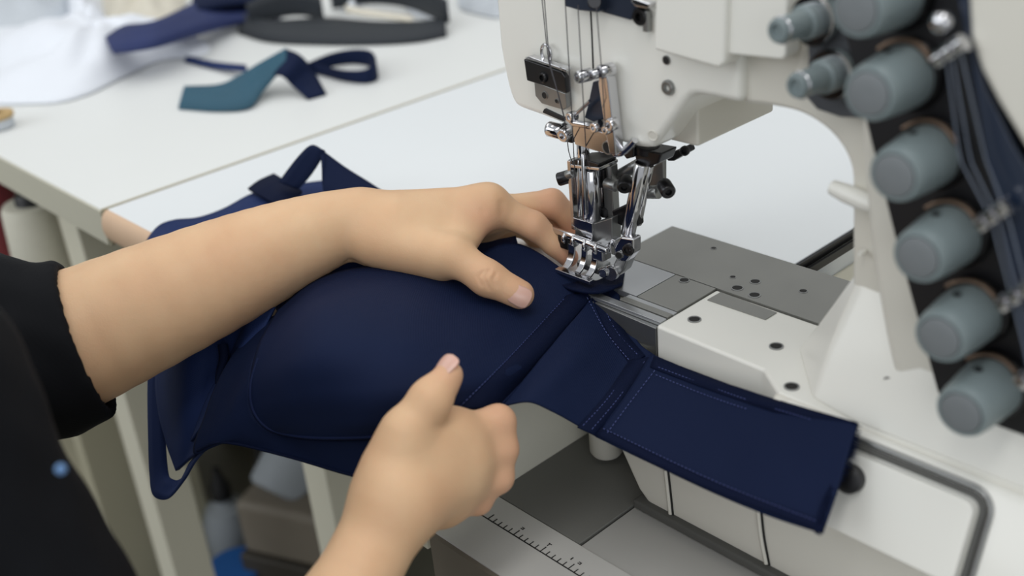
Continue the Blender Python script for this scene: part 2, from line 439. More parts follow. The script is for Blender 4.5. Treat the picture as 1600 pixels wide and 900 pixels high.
# panel seams on the front as thin raised ribs with a dark joint
for pl in ([(1043, 735), (1047, 770), (1051, 808)], [(1188, 795), (1193, 840), (1201, 882)]):
    pts = [onY(u, v, YB - .0006) for u, v in pl]
    pts = crom(pts, 12)
    MB().tube(pts + np.array([-.0016, 0, 0]), .0016, 8).build('seam_rib', MT['casting2'], base, smooth=60)
    MB().tube(pts + np.array([.0006, -.0001, 0]), .0007, 6).build('seam_joint', MT['hole'], base)
# ---- bed arm, wide top
bedp = [(0.0705, -0.0245), (0.156, -0.0265), (0.178, -0.0425), (0.47, -0.0425), (0.47, 0.1435), (0.153, 0.103), (0.153, 0.0395), (0.0705, 0.0395)]
bed = MB().prism([(x, y, -0.060) for x, y in bedp], (0, 0, 0.0598)).build('bed_cover', MT['casting'], sm, bevel=0.0025, seg=4)
MB().prism([(-0.019, -0.016, -0.075), (0.16, -0.016, -0.075), (0.16, 0.10, -0.075), (-0.019, 0.10, -0.075)], (0, 0, 0.068)).build('bed_arm', MT['casting2'], sm, bevel=0.004, seg=3)
bx = onY(935, 690, -0.02)
MB().lathe([(0.0105, 0), (0.0125, .003), (0.0125, .05)], (bx[0] + .006, -0.018, bx[2] - .008), UP, 28).build('oil_drain_boss', MT['casting2'], sm, smooth=50)
MB().prism([(0.03, -0.03, -0.062), (0.09, -0.044, -0.062), (0.09, 0.05, -0.062), (0.03, 0.05, -0.062)], (0, 0, 0.03)).build('bed_underside', MT['casting2'], sm, bevel=0.004)
# steel front face and slide strips at the needle end
steel = MB().prism([(-0.020, -0.0205, -0.045), (0.0695, -0.0235, -0.045), (0.0695, -0.0235, -0.0035), (-0.020, -0.0205, -0.0035)], (0, 0.012, 0)).build('front_steel_plate', MT['steel'], sm, bevel=0.0006)
c = onY(1010, 524, -0.0232); screw(c, (0, -1, 0), .0042, .004, steel, 'steel')
MB().box((0.026, -0.0165, -0.0018), (0.089, 0.0065, 0.0030)).build('slide_rail', MT['plate_light'], sm, bevel=0.0004)
MB().box((0.049, -0.0095, -0.0014), (0.042, 0.0055, 0.0030)).build('slide_rail', MT['plate'], sm, bevel=0.0003)
MB().box((0.049, -0.0042, -0.0018), (0.042, 0.0042, 0.0028)).build('slide_rail', MT['plate_light'], sm, bevel=0.0003)
# plates flush with the bed top
big = MB().box((0.0795, 0.0717, -0.0022), (0.200, 0.0620, 0.0045)).build('rear_bed_plate', MT['plate'], sm, bevel=0.0003)
mid = MB().box((0.0522, 0.0192, -0.0022), (0.0352, 0.0416, 0.0043)).build('side_cover_plate', MT['plate'], sm, bevel=0.0003)
ndl = MB().box((0.0068, 0.0192, -0.0022), (0.0545, 0.0416, 0.0045)).build('needle_plate', MT['plate_light'], sm, bevel=0.0003)
for u, v, r, par in ((1069, 438, .0036, mid), (1115, 388, .0022, big), (1145, 433, .0022, big), (1152, 450, .0040, big), (1180, 440, .0036, big), (1179, 461, .0040, big), (1255, 455, .0028, big), (1085, 499, .0042, bed), (1213, 541, .0042, bed), (1237, 604, .0043, bed)):
    hole(onz(u, v, 0.0001), UP, r, par)
L4 = [onz(u, v, 0.0) for u, v in ((1126, 457), (1214, 489), (1196, 500), (1105, 469))]
MB().prism([(p[0], p[1], -.0004) for p in L4], (0, 0, .0009)).build('name_plate', MT['plate'], bed, bevel=0.0002)
# ---- pedestal between bed and column
botm = [(0.158, 0.006, -.001), (0.196, -0.0365, -.001), (0.225, -0.0425, -.001), (0.262, -0.0425, -.001), (0.47, -0.0425, -.001), (0.47, 0.12, -.001), (0.158, 0.12, -.001)]
midp = [(0.173, 0.002, 0.022), (0.198, -0.022, 0.028), (0.225, -0.030, 0.022), (0.258, -0.0365, 0.020), (0.47, -0.0365, 0.020), (0.47, 0.12, 0.022), (0.173, 0.12, 0.022)]
topp = [(0.1985, -0.003, 0.066), (0.2055, -0.0052, 0.066), (0.234, -0.0056, 0.062), (0.256, -0.0285, 0.045), (0.47, -0.0285, 0.045), (0.47, 0.10, 0.066), (0.1985, 0.10, 0.066)]
MB().loft([botm, midp, topp]).build('column_foot', MT['casting'], sm, bevel=0.004, seg=4)
# ---- arch: column and arm as one casting, outline read on the front plane
YA = -0.006
arch_px = [(1158, 161), (1200, 166), (1240, 174), (1270, 188), (1295, 207), (1314, 230), (1326, 256), (1330, 285), (1330, 380), (1330, 478)]
ar = [tuple(p) for p in crom(xz(arch_px, YA), 30)]
ar += [(0.46, YA, 0.048), (0.46, YA, 0.33), (0.118, YA, 0.33)]
arm = MB().prism(ar, (0, 0.115, 0)).build('arm_and_column', MT['casting2'], sm, bevel=0.0035, seg=4, smooth=30)
# forward housing that carries the tension panel (slanted left edge)
YC = -0.030
hp = [(1346, 60), (1350, 200), (1358, 330), (1376, 470), (1404, 600), (1436, 668), (1480, 700)]
hs = [tuple(p) for p in crom(xz(hp, YC), 24)]
hs += [(0.47, YC, hs[-1][2] - .002), (0.47, YC, 0.33), (hs[0][0], YC, 0.33)]
back = [(p[0] - (0.016 if i < 24 else 0), YA + .004, p[2] - (0.006 if i < 25 else 0)) for i, p in enumerate(hs)]
MB().loft([hs, back]).build('tension_housing', MT['casting2'], sm, bevel=0.003, seg=3, smooth=40)
c = onY(1388, 596, YC - .0006); hole(c, (0, -1, 0), .0026, arm)
# small lever on the column
c = onY(1322, 302, YA - .004)
MB().lathe([(0.001, -.010), (.0042, -.009), (.0052, 0), (.0052, .012), (.003, .022)], c + np.array([0, 0, 0.0]), (1, -.1, -.12), 18).build('release_lever', MT['casting'], sm, smooth=60)
MB().lathe([(.0012, 0), (.0016, .003), (.001, .006)], onY(1352, 392, YA - .001), (0, -1, 0), 12).build('pin', MT['casting'], sm, smooth=60)
# ---- sloping front apron of the base with its lid and rubber seal
def SL(x, q, off=0.0):  # point on the slope: x along the machine, q 0..1 down the slope, off outwards
    return np.array([x, -0.049 - .018 * q - off * .93, -0.004 - .046 * q + off * .365])
prof = [(-0.020, -0.0012), (-0.046, -0.0012), (-0.049, -0.004), (-0.067, -0.050), (-0.0465, -0.064), (-0.020, -0.064)]
MB().loft([[(x, y, z) for y, z in prof] for x in (0.186, 0.47)]).build('front_apron', MT['casting'], sm, bevel=0.0012)
lx0, lx1 = 0.215, 0.3045
def rrect(x0, x1, q0, q1, r, off):
    P = []
    for cx, cq, a0 in ((x1 - r, q0 + r / .05, -90), (x1 - r, q1 - r / .05, 0)):
        for k in range(7):
            a = math.radians(a0 + 90 * k / 6); P.append(SL(cx + r * math.cos(a), cq + r / .05 * math.sin(a), off))
    return [SL(x0, q0, off)] + P + [SL(x0, q1, off)]
ol = rrect(lx0, lx1, .14, 1.06, .006, .0)
MB().loft([ol, [p + np.array([0, -.0035, .0014]) for p in ol]]).build('front_lid', MT['casting'], sm, bevel=0.0008)
so_ = rrect(lx0, lx1 + .0035, .07, 1.12, .008, .0008)[:-1]
MB().tube(resample(so_, .003), .0020, 10).build('lid_seal', MT['rubber'], sm, smooth=60)
so_ = rrect(lx0, lx1 + .0072, -.01, 1.12, .011, .0006)[:-1]
MB().tube(resample(so_, .003), .0016, 10).build('lid_seal_lip', MT['steel'], sm, smooth=60)
c = SL(0.2385, .42, .003)
MB().lathe([(.0080, -.004), (.0080, .006), (.006, .0075), (0, .0075)], c, (0, -.93, .36), 24).build('lid_latch', MT['black'], sm, smooth=50)

# ---- needle head
YH = -0.012
head_px = [(779, 70), (785, 105), (793, 140), (801, 160), (812, 170), (850, 184), (905, 206), (968, 224), (1000, 232), (1018, 232)]
hd = [tuple(p) for p in crom(xz(head_px, YH), 30)]
hd += [tuple(p) for p in crom(xz([(1024, 226), (1050, 190), (1068, 164), (1078, 153), (1092, 150), (1158, 163)], YH), 18)]
r = hd[-1]
hd += [(r[0], YH, 0.33), (hd[0][0] + .002, YH, 0.33)]
head = MB().prism(hd, (0, 0.078, 0)).build('needle_head', MT['casting'], sm, bevel=0.005, seg=5, smooth=30)
# underside block behind, seen below the arm
MB().prism([(0.050, 0.012, 0.113), (0.078, 0.012, 0.113), (0.078, 0.092, 0.113), (0.050, 0.092, 0.113)], (0, 0, 0.05)).build('head_side_block', MT['casting2'], sm, bevel=0.002)
# vertical joint of the face cover
pts = [onY(u, v, YH - .0001) for u, v in ((922, 0), (925, 55), (927, 108))]
MB().tube(crom(pts, 8), .0006, 6).build('face_joint', MT['hole'], head)
c = onY(1041, 138, YH - .0025); screw(c, (0, -1, 0), .0047, .004, head, 'steel')
c = onY(1041, 94, YH - .0005); hole(c, (0, -1, 0), .0026, head)
c = onY(1020, 212, YH - .0005)
MB().lathe([(.0036, 0), (.0032, .0004), (.002, -.0003), (0, -.0006)], c, (.2, -1, -.1), 20).build('dimple', MT['casting2'], head, smooth=60)
# ---- belt cover boxes on the arm front
def face_box(px, Y, depth, name, m, bev):
    pts = xz(px, Y)
    return MB().prism(pts, (0, depth, 0)).build(name, m, sm, bevel=bev, seg=4)
face_box([(1021, 78), (1123, 107), (1131, 100), (1136, -60), (1026, -95)], YH - .014, .016, 'front_cover_box', MT['casting'], .002)
face_box([(1128, 84), (1222, 94), (1227, 88), (1231, -60), (1130, -80)], YH - .010, .014, 'side_cover_box', MT['casting'], .002)

# ---- dark blue take-up guard at the top of the head
gp = xz([(881, 10), (905, 17), (935, 20), (938, -40), (881, -50)], YH - .010)
guard = MB().prism(gp, (0, .010, 0)).build('take_up_guard', MT['darkblue_metal'], sm, bevel=.0012)
gp = xz([(936, 18), (985, 32), (995, 12), (985, -30), (936, -40)], YH - .004)
MB().prism(gp, (0, .004, 0)).build('take_up_plate', MT['darkblue_metal'], sm, bevel=.0008)
MB().cyl(onY(929, 3, YH - .0125), onY(929, 3, YH - .002), .0042, seg=18).build('guide_post', MT['dark_steel'], guard)
br = MB().prism(xz([(984, 2), (992, 10), (1012, 14), (1016, 6), (990, -3)], YH - .008), (0, .006, 0)).build('guard_bracket', MT['chrome'], sm, bevel=.0008)
screw(onY(997, 27, YH - .006), (0.0, -1, 0), .0056, .006, br, 'dark_steel', sock=.45)
MB().box(onY(1011, 33, YH - .003), (.004, .004, .012)).build('bracket_tab', MT['steel'], br, bevel=.0005)

# ---- thread clamp plate
tp = MB().prism(xz([(818, 92), (877, 112), (883, 121), (885, 146), (877, 143), (823, 126)], YH - .010), (0, .004, 0)).build('thread_clamp', MT['dark_steel'], sm, bevel=.0007)
MB().prism(xz([(819, 90), (878, 110), (884, 113), (884, 108), (826, 88)], YH - .0105), (0, .0055, 0)).build('clamp_lip', MT['chrome'], tp, bevel=.0005)
MB().prism(xz([(834, 127), (884, 146), (886, 168), (880, 172), (846, 162), (836, 150)], YH - .005), (0, .004, 0)).build('clamp_base', MT['steel'], tp, bevel=.0007)
MB().prism(xz([(824, 88), (868, 98), (872, 108), (826, 94)], YH - .003), (0, .0025, 0)).build('clamp_back', MT['black'], tp, bevel=.0004)
screw(onY(846, 122, YH - .0118), (0, -1, 0), .0036, .003, tp, 'dark_steel', sock=.55)
hole(onY(851, 149, YH - .0052), (0, -1, 0), .0026, tp); hole(onY(870, 158, YH - .0052), (0, -1, 0), .0016, tp)
# eyelet ring above the clamp
rc = onY(855, 82, YH - .004)
th = np.linspace(0, 2 * math.pi, 25)
MB().tube([rc + np.array([.0042 * math.cos(a), -.001, .0055 * math.sin(a)]) for a in th], .0011, 8).build('thread_eyelet', MT['chrome'], sm, smooth=60)
MB().prism(xz([(847, 176), (880, 190), (880, 184), (850, 170)], YH - .002), (0, .003, 0)).build('lower_edge_strip', MT['black'], sm, bevel=.0004)

# ---- chrome thread guide bracket on the head
gb = MB().prism(xz([(938, 108), (946, 112), (950, 128), (960, 215), (962, 242), (952, 240), (944, 200), (934, 130)], YH - .011), (0, .008, 0)).build('guide_bracket', MT['chrome'], sm, bevel=.0009)
MB().prism(xz([(926, 128), (937, 126), (944, 185), (930, 192), (913, 184), (918, 166)], YH - .005), (0, .004, 0)).build('bracket_web', MT['darkblue_metal'], gb, bevel=.0006)
MB().tube([onY(u, v, YH - .011) for u, v in ((886, 182), (897, 192), (925, 197), (938, 192))], .0024, 10).build('bracket_rim', MT['chrome'], gb, smooth=60)
MB().tube([onY(u, v, YH - .010) for u, v in ((898, 180), (912, 167), (922, 158))], .0013, 8).build('bracket_rim', MT['chrome'], gb, smooth=60)
for u, v, rr, dy in ((901, 121, .0042, .019), (923, 117, .0032, .016), (936, 113, .0044, .013)):
    screw(onY(u, v, YH - dy), (-.25, -1, 0), rr, .010, gb, 'chrome', sock=.55)
for u, v, rr in ((888, 184, .0034), (926, 200, .0034), (950, 196, .0042), (944, 204, .003)):
    screw(onY(u, v, YH - .014), (-.1, -1, 0), rr, .006, gb, 'chrome', sock=.5)
# broad polished face plate under the bracket
fp = MB().prism(xz([(891, 190), (930, 203), (957, 212), (963, 244), (930, 236), (898, 226)], YH - .007), (0, .004, 0)).build('needle_bar_face_plate', MT['chrome'], sm, bevel=.0007)
hole(onY(949, 231, YH - .0072), (0, -1, 0), .0042, fp)
MB().tube(crom([onY(u, v, YH - .003) for u, v in ((961, 240), (972, 238), (984, 228), (992, 219))], 12), .0024, 10).build('hook_arm', MT['chrome'], sm, smooth=60)
# side thumb screw left of the face plate
ts = MB().lathe([(.0045, 0), (.0052, .0012), (.0052, .010), (.0042, .0112), (0, .0112)], onY(878, 206, YH - .002), (-1, -.25, .1), 22).build('thumb_screw', MT['chrome'], sm, smooth=45)
screw(onY(878, 213, YH - .008), (.1, -1, -.1), .0048, .01, ts, 'chrome', sock=.5)
MB().box(onY(889, 207, YH + .002), (.010, .006, .012)).build('thumb_screw_block', MT['dark_steel'], ts, bevel=.001)

# ---- needle bar, presser bar and clamps  (centre plane of the needles)
YN = 0.008
def cylpx(a, b, r, name, m, par, Y=YN, seg=24, Y2=None):
    return MB().cyl(onY(*a, Y), onY(*b, Y if Y2 is None else Y2), r, seg=seg).build(name, MT[m], par, smooth=50)
nb = cylpx((911, 215), (911, 268), .0046, 'needle_bar', 'chrome', sm)
cylpx((947, 225), (950, 330), .0056, 'presser_bar', 'chrome', sm, Y=.018)
cylpx((922, 262), (925, 342), .0071, 'needle_clamp_sleeve', 'chrome', sm, Y=YN - .004)
cylpx((911, 240), (914, 340), .0014, 'needle', 'chrome', sm, Y=YN - .013)
cylpx((905, 250), (905, 338), .0011, 'needle', 'chrome', sm, Y=YN - .011)
MB().box(onY(898, 303, YN - .004), (.0032, .008, .052)).build('side_plate', MT['chrome'], sm, bevel=.0004)
cl = MB().prism([onY(u, v, YN - .012) for u, v in ((892, 258), (934, 262), (936, 256), (912, 249), (896, 250))], (0, .018, 0)).build('needle_clamp', MT['dark_steel'], sm, bevel=.0008)
MB().prism([onY(u, v, YN - .0125) for u, v in ((891, 262), (936, 267), (936, 262), (891, 257))], (0, .019, 0)).build('clamp_rim', MT['chrome'], cl, bevel=.0005)
screw(onY(871, 281, YN - .010), (-.72, -.62, -.25), .0048, .010, cl, 'dark_steel', sock=.5)
cylpx((880, 277), (897, 270), .0034, 'clamp_stud', 'steel', cl, Y=YN - .006)
s = screw(onY(975, 294, YN - .012), (.55, -.8, -.15), .0049, .010, cl, 'dark_steel', sock=.45)
cylpx((947, 286), (964, 291), .0040, 'clamp_stud', 'steel', cl, Y=YN - .004)
MB().box(onY(955, 300, .014), (.0085, .007, .042)).build('presser_bar_guide', MT['steel'], sm, bevel=.0008)
MB().lathe([(.0074, 0), (.0078, .001), (.0078, .006), (.006, .0075)], onY(950, 334, .016), UP, 24).build('presser_bar_collar', MT['dark_steel'], sm, smooth=40)
MB().lathe([(.0066, 0), (.0070, .001), (.0070, .004), (.006, .005)], onY(948, 258, .016), UP, 24).build('presser_bar_collar', MT['dark_steel'], sm, smooth=40)
MB().box(onY(940, 275, .012), (.012, .008, .014)).build('presser_bar_clamp', MT['dark_steel'], sm, bevel=.0008)
# spreader / looper link: dark block, slanted chrome tube, bracket with screw
hb = MB().prism([onY(u, v, .004) for u, v in ((988, 232), (1034, 240), (1028, 256), (1012, 262), (994, 254))], (0, .016, 0)).build('spreader_block', MT['dark_steel'], sm, bevel=.0012)
MB().cyl(onY(1011, 238, .010), onY(1012, 226, .010), .0085, seg=22).build('spreader_boss', MT['black'], hb)
tubeo = cylpx((1004, 254), (981, 366), .0050, 'slanted_link_tube', 'chrome', sm, Y=.004)
cylpx((1015, 258), (996, 350), .0030, 'slanted_link_rod', 'chrome', sm, Y=.010)
kb = MB().prism([onY(u, v, .020) for u, v in ((1017, 262), (1036, 250), (1036, 296), (1020, 310), (1006, 300))], (0, .004, 0)).build('spreader_bracket', MT['steel'], sm, bevel=.0008)
cylpx((1012, 300), (1030, 300), .0046, 'bracket_stud', 'steel', kb, Y=.014)
screw(onY(1045, 301, .008), (.8, -.55, -.12), .0050, .011, kb, 'dark_steel', sock=.45)
cylpx((968, 274), (1000, 256), .0042, 'cross_link', 'steel', sm, Y=.020)
mm = MB().prism([onY(u, v, .040) for u, v in ((1040, 242), (1072, 228), (1076, 238), (1052, 252), (1042, 252))], (0, .008, 0)).build('rear_finger_guard_mount', MT['dark_steel'], sm, bevel=.0012)
screw(onY(1068, 237, .038), (.2, -1, 0), .0034, .003, mm, 'dark_steel')
MB().prism([onY(u, v, .000) for u, v in ((972, 240), (990, 230), (990, 246), (978, 249))], (0, .010, 0)).build('thread_cutter_bracket', MT['dark_steel'], sm, bevel=.001)

# ---- presser foot
pf = MB().prism([onY(u, v, .000) for u, v in ((898, 342), (925, 350), (956, 340), (956, 378), (925, 392), (898, 376))], (0, .010, 0)).build('presser_foot_shank', MT['steel'], sm, bevel=.0008)
MB().prism([onY(u, v, -.002) for u, v in ((895, 340), (925, 349), (926, 388), (919, 386), (908, 362), (895, 352))], (0, .0022, 0)).build('shank_cheek', MT['chrome'], pf, bevel=.0004)
pin = cylpx((861, 357), (950, 392), .0026, 'hinge_pin', 'chrome', pf, Y=-.006)
for u, v in ((885, 371), (899, 376), (917, 383), (934, 388)):
    a = onY(u, v, -.006); d = nrm(onY(950, 392, -.006) - onY(861, 357, -.006))
    MB().cyl(a - d * .0011, a + d * .0011, .0046, seg=22).build('hinge_collar', MT['chrome'], pf, smooth=50)
MB().box(onY(886, 376, -.004), (.010, .009, .010)).build('hinge_block', MT['dark_steel'], pf, bevel=.001)
MB().box(onY(940, 392, -.003), (.010, .010, .012)).build('hinge_block', MT['chrome'], pf, bevel=.0012)
# foot sole: front blade and three curved toes
sole = []
a = onz(867, 420, .0118); b = onz(921, 440, .0105)
d = nrm(b - a); bk = np.array([-d[1], d[0], 0]) ; bk = bk if bk[1] > 0 else -bk
MB().prism([a, b, b - np.array([0, 0, .0028]), a - np.array([0, 0, .0028])], bk * .0048).build('foot_blade', MT['chrome'], pf, bevel=.0004)
def toe(p, w, m='chrome', name='foot_toe', hgt=1.0):
    path = [p + bk * q + np.array([0, 0, h * hgt]) for q, h in ((0.002, -.001), (.006, -.0006), (.0105, .002), (.0140, .0075), (.0150, .0145))]
    path = crom(path, 14); L = []
    for i, c in enumerate(path):
        t = nrm(path[min(i + 1, 13)] - path[max(i - 1, 0)]); n = np.cross(d, t)
        L.append([c + d * w / 2 + n * .0008, c - d * w / 2 + n * .0008, c - d * w / 2 - n * .0008, c + d * w / 2 - n * .0008])
    MB().loft(L).build(name, MT[m], pf, bevel=.0003, seg=2)
for q, w in ((.14, .0055), (.50, .0045), (.80, .0048)):
    toe(a + (b - a) * q, w)
MB().box(a + (b - a) * .58 + bk * .021 + np.array([0, 0, .0005]), (.020, .014, .005), (d, bk, np.array([0, 0, 1.]))).build('foot_body', MT['steel'], pf, bevel=.001)
# right-hand link plates with screws
lp = MB().prism([onY(u, v, -.004) for u, v in ((958, 388), (969, 370), (989, 373), (989, 396), (978, 410), (964, 408))], (0, .009, 0)).build('link_plate', MT['chrome'], pf, bevel=.0016)
screw(onY(980, 392, -.0065), (.35, -.9, .1), .0042, .004, lp, 'dark_steel', sock=.55)
hole(onY(967, 399, -.0052), (.3, -.95, 0), .0026, lp)
MB().prism([onY(u, v, -.001) for u, v in ((962, 404), (982, 404), (974, 424), (962, 434), (952, 428))], (0, .009, 0)).build('link_lower', MT['steel'], pf, bevel=.0012)
MB().lathe([(.0055, 0), (.0055, .004), (.0048, .005), (0, .005)], onY(957, 425, -.001), (.4, -.9, .1), 24).build('link_disc', MT['chrome'], pf, smooth=45)
MB().lathe([(.0036, 0), (.0036, .005), (.003, .006), (0, .006)], onY(947, 423, -.004), (.3, -.95, .1), 20).build('link_pin', MT['chrome'], pf, smooth=45)
MB().prism([onY(u, v, .006) for u, v in ((955, 330), (976, 320), (996, 326), (998, 352), (984, 360), (960, 348))], (0, .006, 0)).build('spring_bracket', MT['dark_steel'], pf, bevel=.0012)
MB().box(onY(962, 384, .003), (.004, .006, .012)).build('marking_plate', MT['chrome'], pf, bevel=.0006)

# ---- needle threads
def thread(px, Y, name='needle_thread', r=.00034, m='thread'):
    pts = [onY(u, v, y) for (u, v), y in zip(px, Y)]
    return MB().tube(resample(pts, .006), r, 6).build(name, MT[m], sm, smooth=80)
YT = YH - .0135
thread([(845, -20), (855, 80), (858, 100), (870, 140), (882, 186), (889, 240), (896, 258)], [YT, YT, YT - .002, YT - .002, YT, -.008, -.006])
thread([(849, -20), (857, 80), (859, 98), (871, 142), (883, 188)], [YT, YT, YT - .002, YT - .002, YT])
thread([(883, 0), (893, 170), (897, 250), (904, 335)], [YT - .004, YT - .004, -.012, -.006])
thread([(903, 8), (912, 170), (916, 240), (922, 262)], [YT - .004, YT - .008, -.016, -.010])
thread([(932, 12), (940, 110), (946, 200)], [YT - .004, YT - .008, YT - .004])

# ---- thread tension panel with six resin knobs
YP = YC - .0045
pp = [(1306, -40), (1312, 20), (1350, 180), (1400, 380), (1464, 612), (1486, 650), (1520, 668), (1700, 720), (1700, -150), (1300, -150)]
panel = MB().prism(xz(pp, YP), (0, .006, 0)).build('tension_panel', MT['black'], sm, bevel=.0012)
def knob_meshes():
    r, L = .0152, .030
    prof = [(r * 1.0, 0), (r, .002), (r * .98, .010), (r * .90, L - .006), (r * .86, L - .0018), (r * .80, L), (r * .70, L + .0002), (r * .66, L - .0009), (0, L - .0007)]
    return MB().lathe(prof, (0, 0, 0), (0, -1, 0), 40)
kn = [(1395, -8), (1412, 120), (1450, 244), (1485, 368), (1517, 490), (1549, 604)]
k0 = None
for i, (u, v) in enumerate(kn):
    c = onY(u, v, YP - .006)
    if k0 is None:
        me_k = knob_meshes().mesh('tension_knob'); me_k.name = 'tension_knob'
        r, L = .0152, .030
        me_d = MB().lathe([(.0100, 0), (.0100, .0010), (.0092, .0014), (0, .0004)], (0, -L + .0004, 0), (0, -1, 0), 32).mesh('knob_cap')
        me_h = MB().lathe([(.0021, 0), (.0021, .0006), (0, .0006)], (-.002, -.012, .0144), (0, 0, 1), 14).mesh('index_dot')
        me_c = MB().lathe([(.0135, .0), (.0172, .0005), (.0180, .002), (.0172, .0045), (.016, .006)], (0, .006, 0), (0, -1, 0), 32).mesh('tension_disc')
        me_s = MB().tube([np.array([.0172 * math.cos(a), -.001 - .001 * math.sin(3 * a), .0172 * math.sin(a)]) for a in np.linspace(.6, 2.4, 16)], .0014, 8).mesh('tension_spring')
    def inst(nm, me, m, par):
        o = bpy.data.objects.new(nm, me); COL.objects.link(o)
        if not me.materials: me.materials.append(MT[m]); me.shade_smooth(); me.set_sharp_from_angle(angle=math.radians(40))
        o.location = tuple(c); set_parent(o, par)
        return o
    k0 = inst('tension_knob', me_k, 'knob', sm)
    for nm, me, m in (('knob_cap', me_d, 'knob_face'), ('index_dot', me_h, 'black'), ('tension_disc', me_c, 'dark_steel'), ('tension_spring', me_s, 'copper')):
        inst(nm, me, m, k0)
# dark blue thread guard and cream cover right of the knobs
gpx = [(1488, -60), (1506, 60), (1530, 180), (1556, 330), (1584, 480), (1604, 600), (1720, 640), (1720, 420), (1640, 320), (1584, 230), (1540, 140), (1520, 60), (1512, -60)]
MB().prism(xz(gpx, YP - .012), (0, .004, 0)).build('thread_guard', MT['blueguard'], sm, bevel=.0008)
cpx = [(1506, -80), (1514, 60), (1530, 110), (1556, 160), (1585, 208), (1640, 300), (1760, 330), (1760, -100)]
MB().prism(xz(cpx, YP - .016), (0, .02, 0)).build('upper_side_cover', MT['casting2'], sm, bevel=.004, seg=4)
for (u0, v0, u1, v1) in ((1466, 92, 1506, 66), (1534, 350, 1572, 322), (1566, 475, 1612, 448), (1596, 596, 1640, 570)):
    a_, b_ = onY(u0, v0, YP - .020), onY(u1, v1, YP - .020)
    go = MB().tube(resample([a_, b_], .004), .0022, 10).build('thread_guide', MT['chrome'], sm, smooth=60)
    for q in (.1, .5, .9):
        MB().lathe([(.002, -.003), (.0044, -.002), (.0044, .002), (.002, .003)], a_ + (b_ - a_) * q, b_ - a_, 16).build('guide_bead', MT['chrome'], go, smooth=50)
MB().lathe([(.005, 0), (.005, .004), (.003, .006), (0, .006)], onY(1475, 34, YP - .016), (0, -1, 0), 18).build('guide_stud', MT['chrome'], sm, smooth=50)
for dx in (0, 16, 40):
    thread([(1478 + dx * .6, 85), (1500 + dx, 250), (1548 + dx * .7, 340), (1580 + dx * .7, 465), (1612 + dx * .7, 590)], [YP - .020, YP - .019, YP - .020, YP - .020, YP - .02], 'looper_thread', .0005, 'thread_white')
# small tension posts left of the panel
pb = MB().prism(xz([(1258, 30), (1290, -20), (1330, 0), (1346, 120), (1352, 186), (1312, 184), (1276, 172), (1258, 152), (1262, 90)], YA - .012), (0, .008, 0)).build('tension_post_bracket', MT['grey_bracket'], sm, bevel=.0015)
for (u, v) in ((1280, 28), (1308, 112)):
    c = onY(u, v, YA - .012)
    po = MB().lathe([(.012, 0), (.012, .004), (.009, .005), (.009, .012), (.0068, .013), (.0066, .030), (.0058, .0315), (.0038, .0318), (.0034, .030), (0, .030)], c, (-.12, -1, 0), 24).build('tension_post', MT['knob'], pb, smooth=40)
    MB().lathe([(.0128, -.0005), (.0134, .0008), (.0128, .0022)], c + np.array([0, -.005, 0]), (-.12, -1, 0), 24).build('post_disc', MT['chrome'], po, smooth=50)
    MB().lathe([(.0062, -.0005), (.0072, .0008), (.0062, .0018)], c + np.array([-.0032, -.0275, 0]), (-.12, -1, 0), 24).build('post_ring', MT['chrome'], po, smooth=50)
# ================================================================== the garment (navy brassiere being sewn)
gm = thing('brassiere', 'navy padded brassiere held under the presser foot by both hands', 'garment', tuple(onz(600, 600, 0.0)))
SURF = {}
def grid_surface(key, ctrl, nu, nv, wr=0.0006, wscale=38.0, seed=0.0):
    """ctrl rows of (u, v, depth) -> smooth 3D sheet"""
    C3 = np.array([[atd(*p) for p in row] for row in ctrl])
    A = np.stack([crom(C3[i], nu) for i in range(C3.shape[0])])
    G = np.stack([crom(A[:, j], nv) for j in range(nu)], 1)
    du = np.gradient(G, axis=1); dv = np.gradient(G, axis=0)
    N = np.cross(du, dv); N /= np.linalg.norm(N, axis=2, keepdims=True) + 1e-12
    vdir = CAM - G
    s = np.sign((N * vdir).sum(2, keepdims=True).mean()); N *= s
    if wr:
        for i in range(G.shape[0]):
            for j in range(G.shape[1]):
                p = Vector(G[i, j]) * wscale
                G[i, j] += N[i, j] * wr * (noise.noise(p + Vector((seed, 0, 0))) + .5 * noise.noise(p * 2.1 + Vector((0, seed, 3))))
    SURF[key] = [G.reshape(-1, 3), N.reshape(-1, 3), proj(G.reshape(-1, 3)), 0.0]
    return G
def sheet(name, key, ctrl, m, parent, nu=48, nv=48, th=0.0014, **k):
    G = grid_surface(key, ctrl, nu, nv, **k)
    SURF[key][3] = th / 2
    mb = MB()
    fs = [(i * nu + j, i * nu + j + 1, (i + 1) * nu + j + 1, (i + 1) * nu + j) for i in range(nv - 1) for j in range(nu - 1)]
    mb.add(G.reshape(-1, 3), fs)
    o = mb.build(name, m, parent, smooth=180)
    md = o.modifiers.new('thickness', 'SOLIDIFY'); md.thickness = th; md.offset = 0
    return o
def drape(path, key, lift=.001, step=4.0):
    Q = resample(crom([(u, v, 0) for u, v in path], max(12, len(path) * 8))[:, :2], step)
    P, N, UV, hth = SURF[key]; out = []
    for u, v in Q:
        d2 = (UV[:, 0] - u) ** 2 + (UV[:, 1] - v) ** 2
        k = np.argsort(d2)[:5]; w = 1 / (d2[k] + 4.0)
        t = (UV[k, 2] * w).sum() / w.sum()
        out.append(atd(u, v, t - lift - hth * 1.15))
    return np.array(out)
def seam(name, path, key, m, parent, r=.0007, lift=.0008):
    p = drape(path, key, lift)
    return MB().tube(p, r, 8).build(name, MT[m], parent, smooth=80)
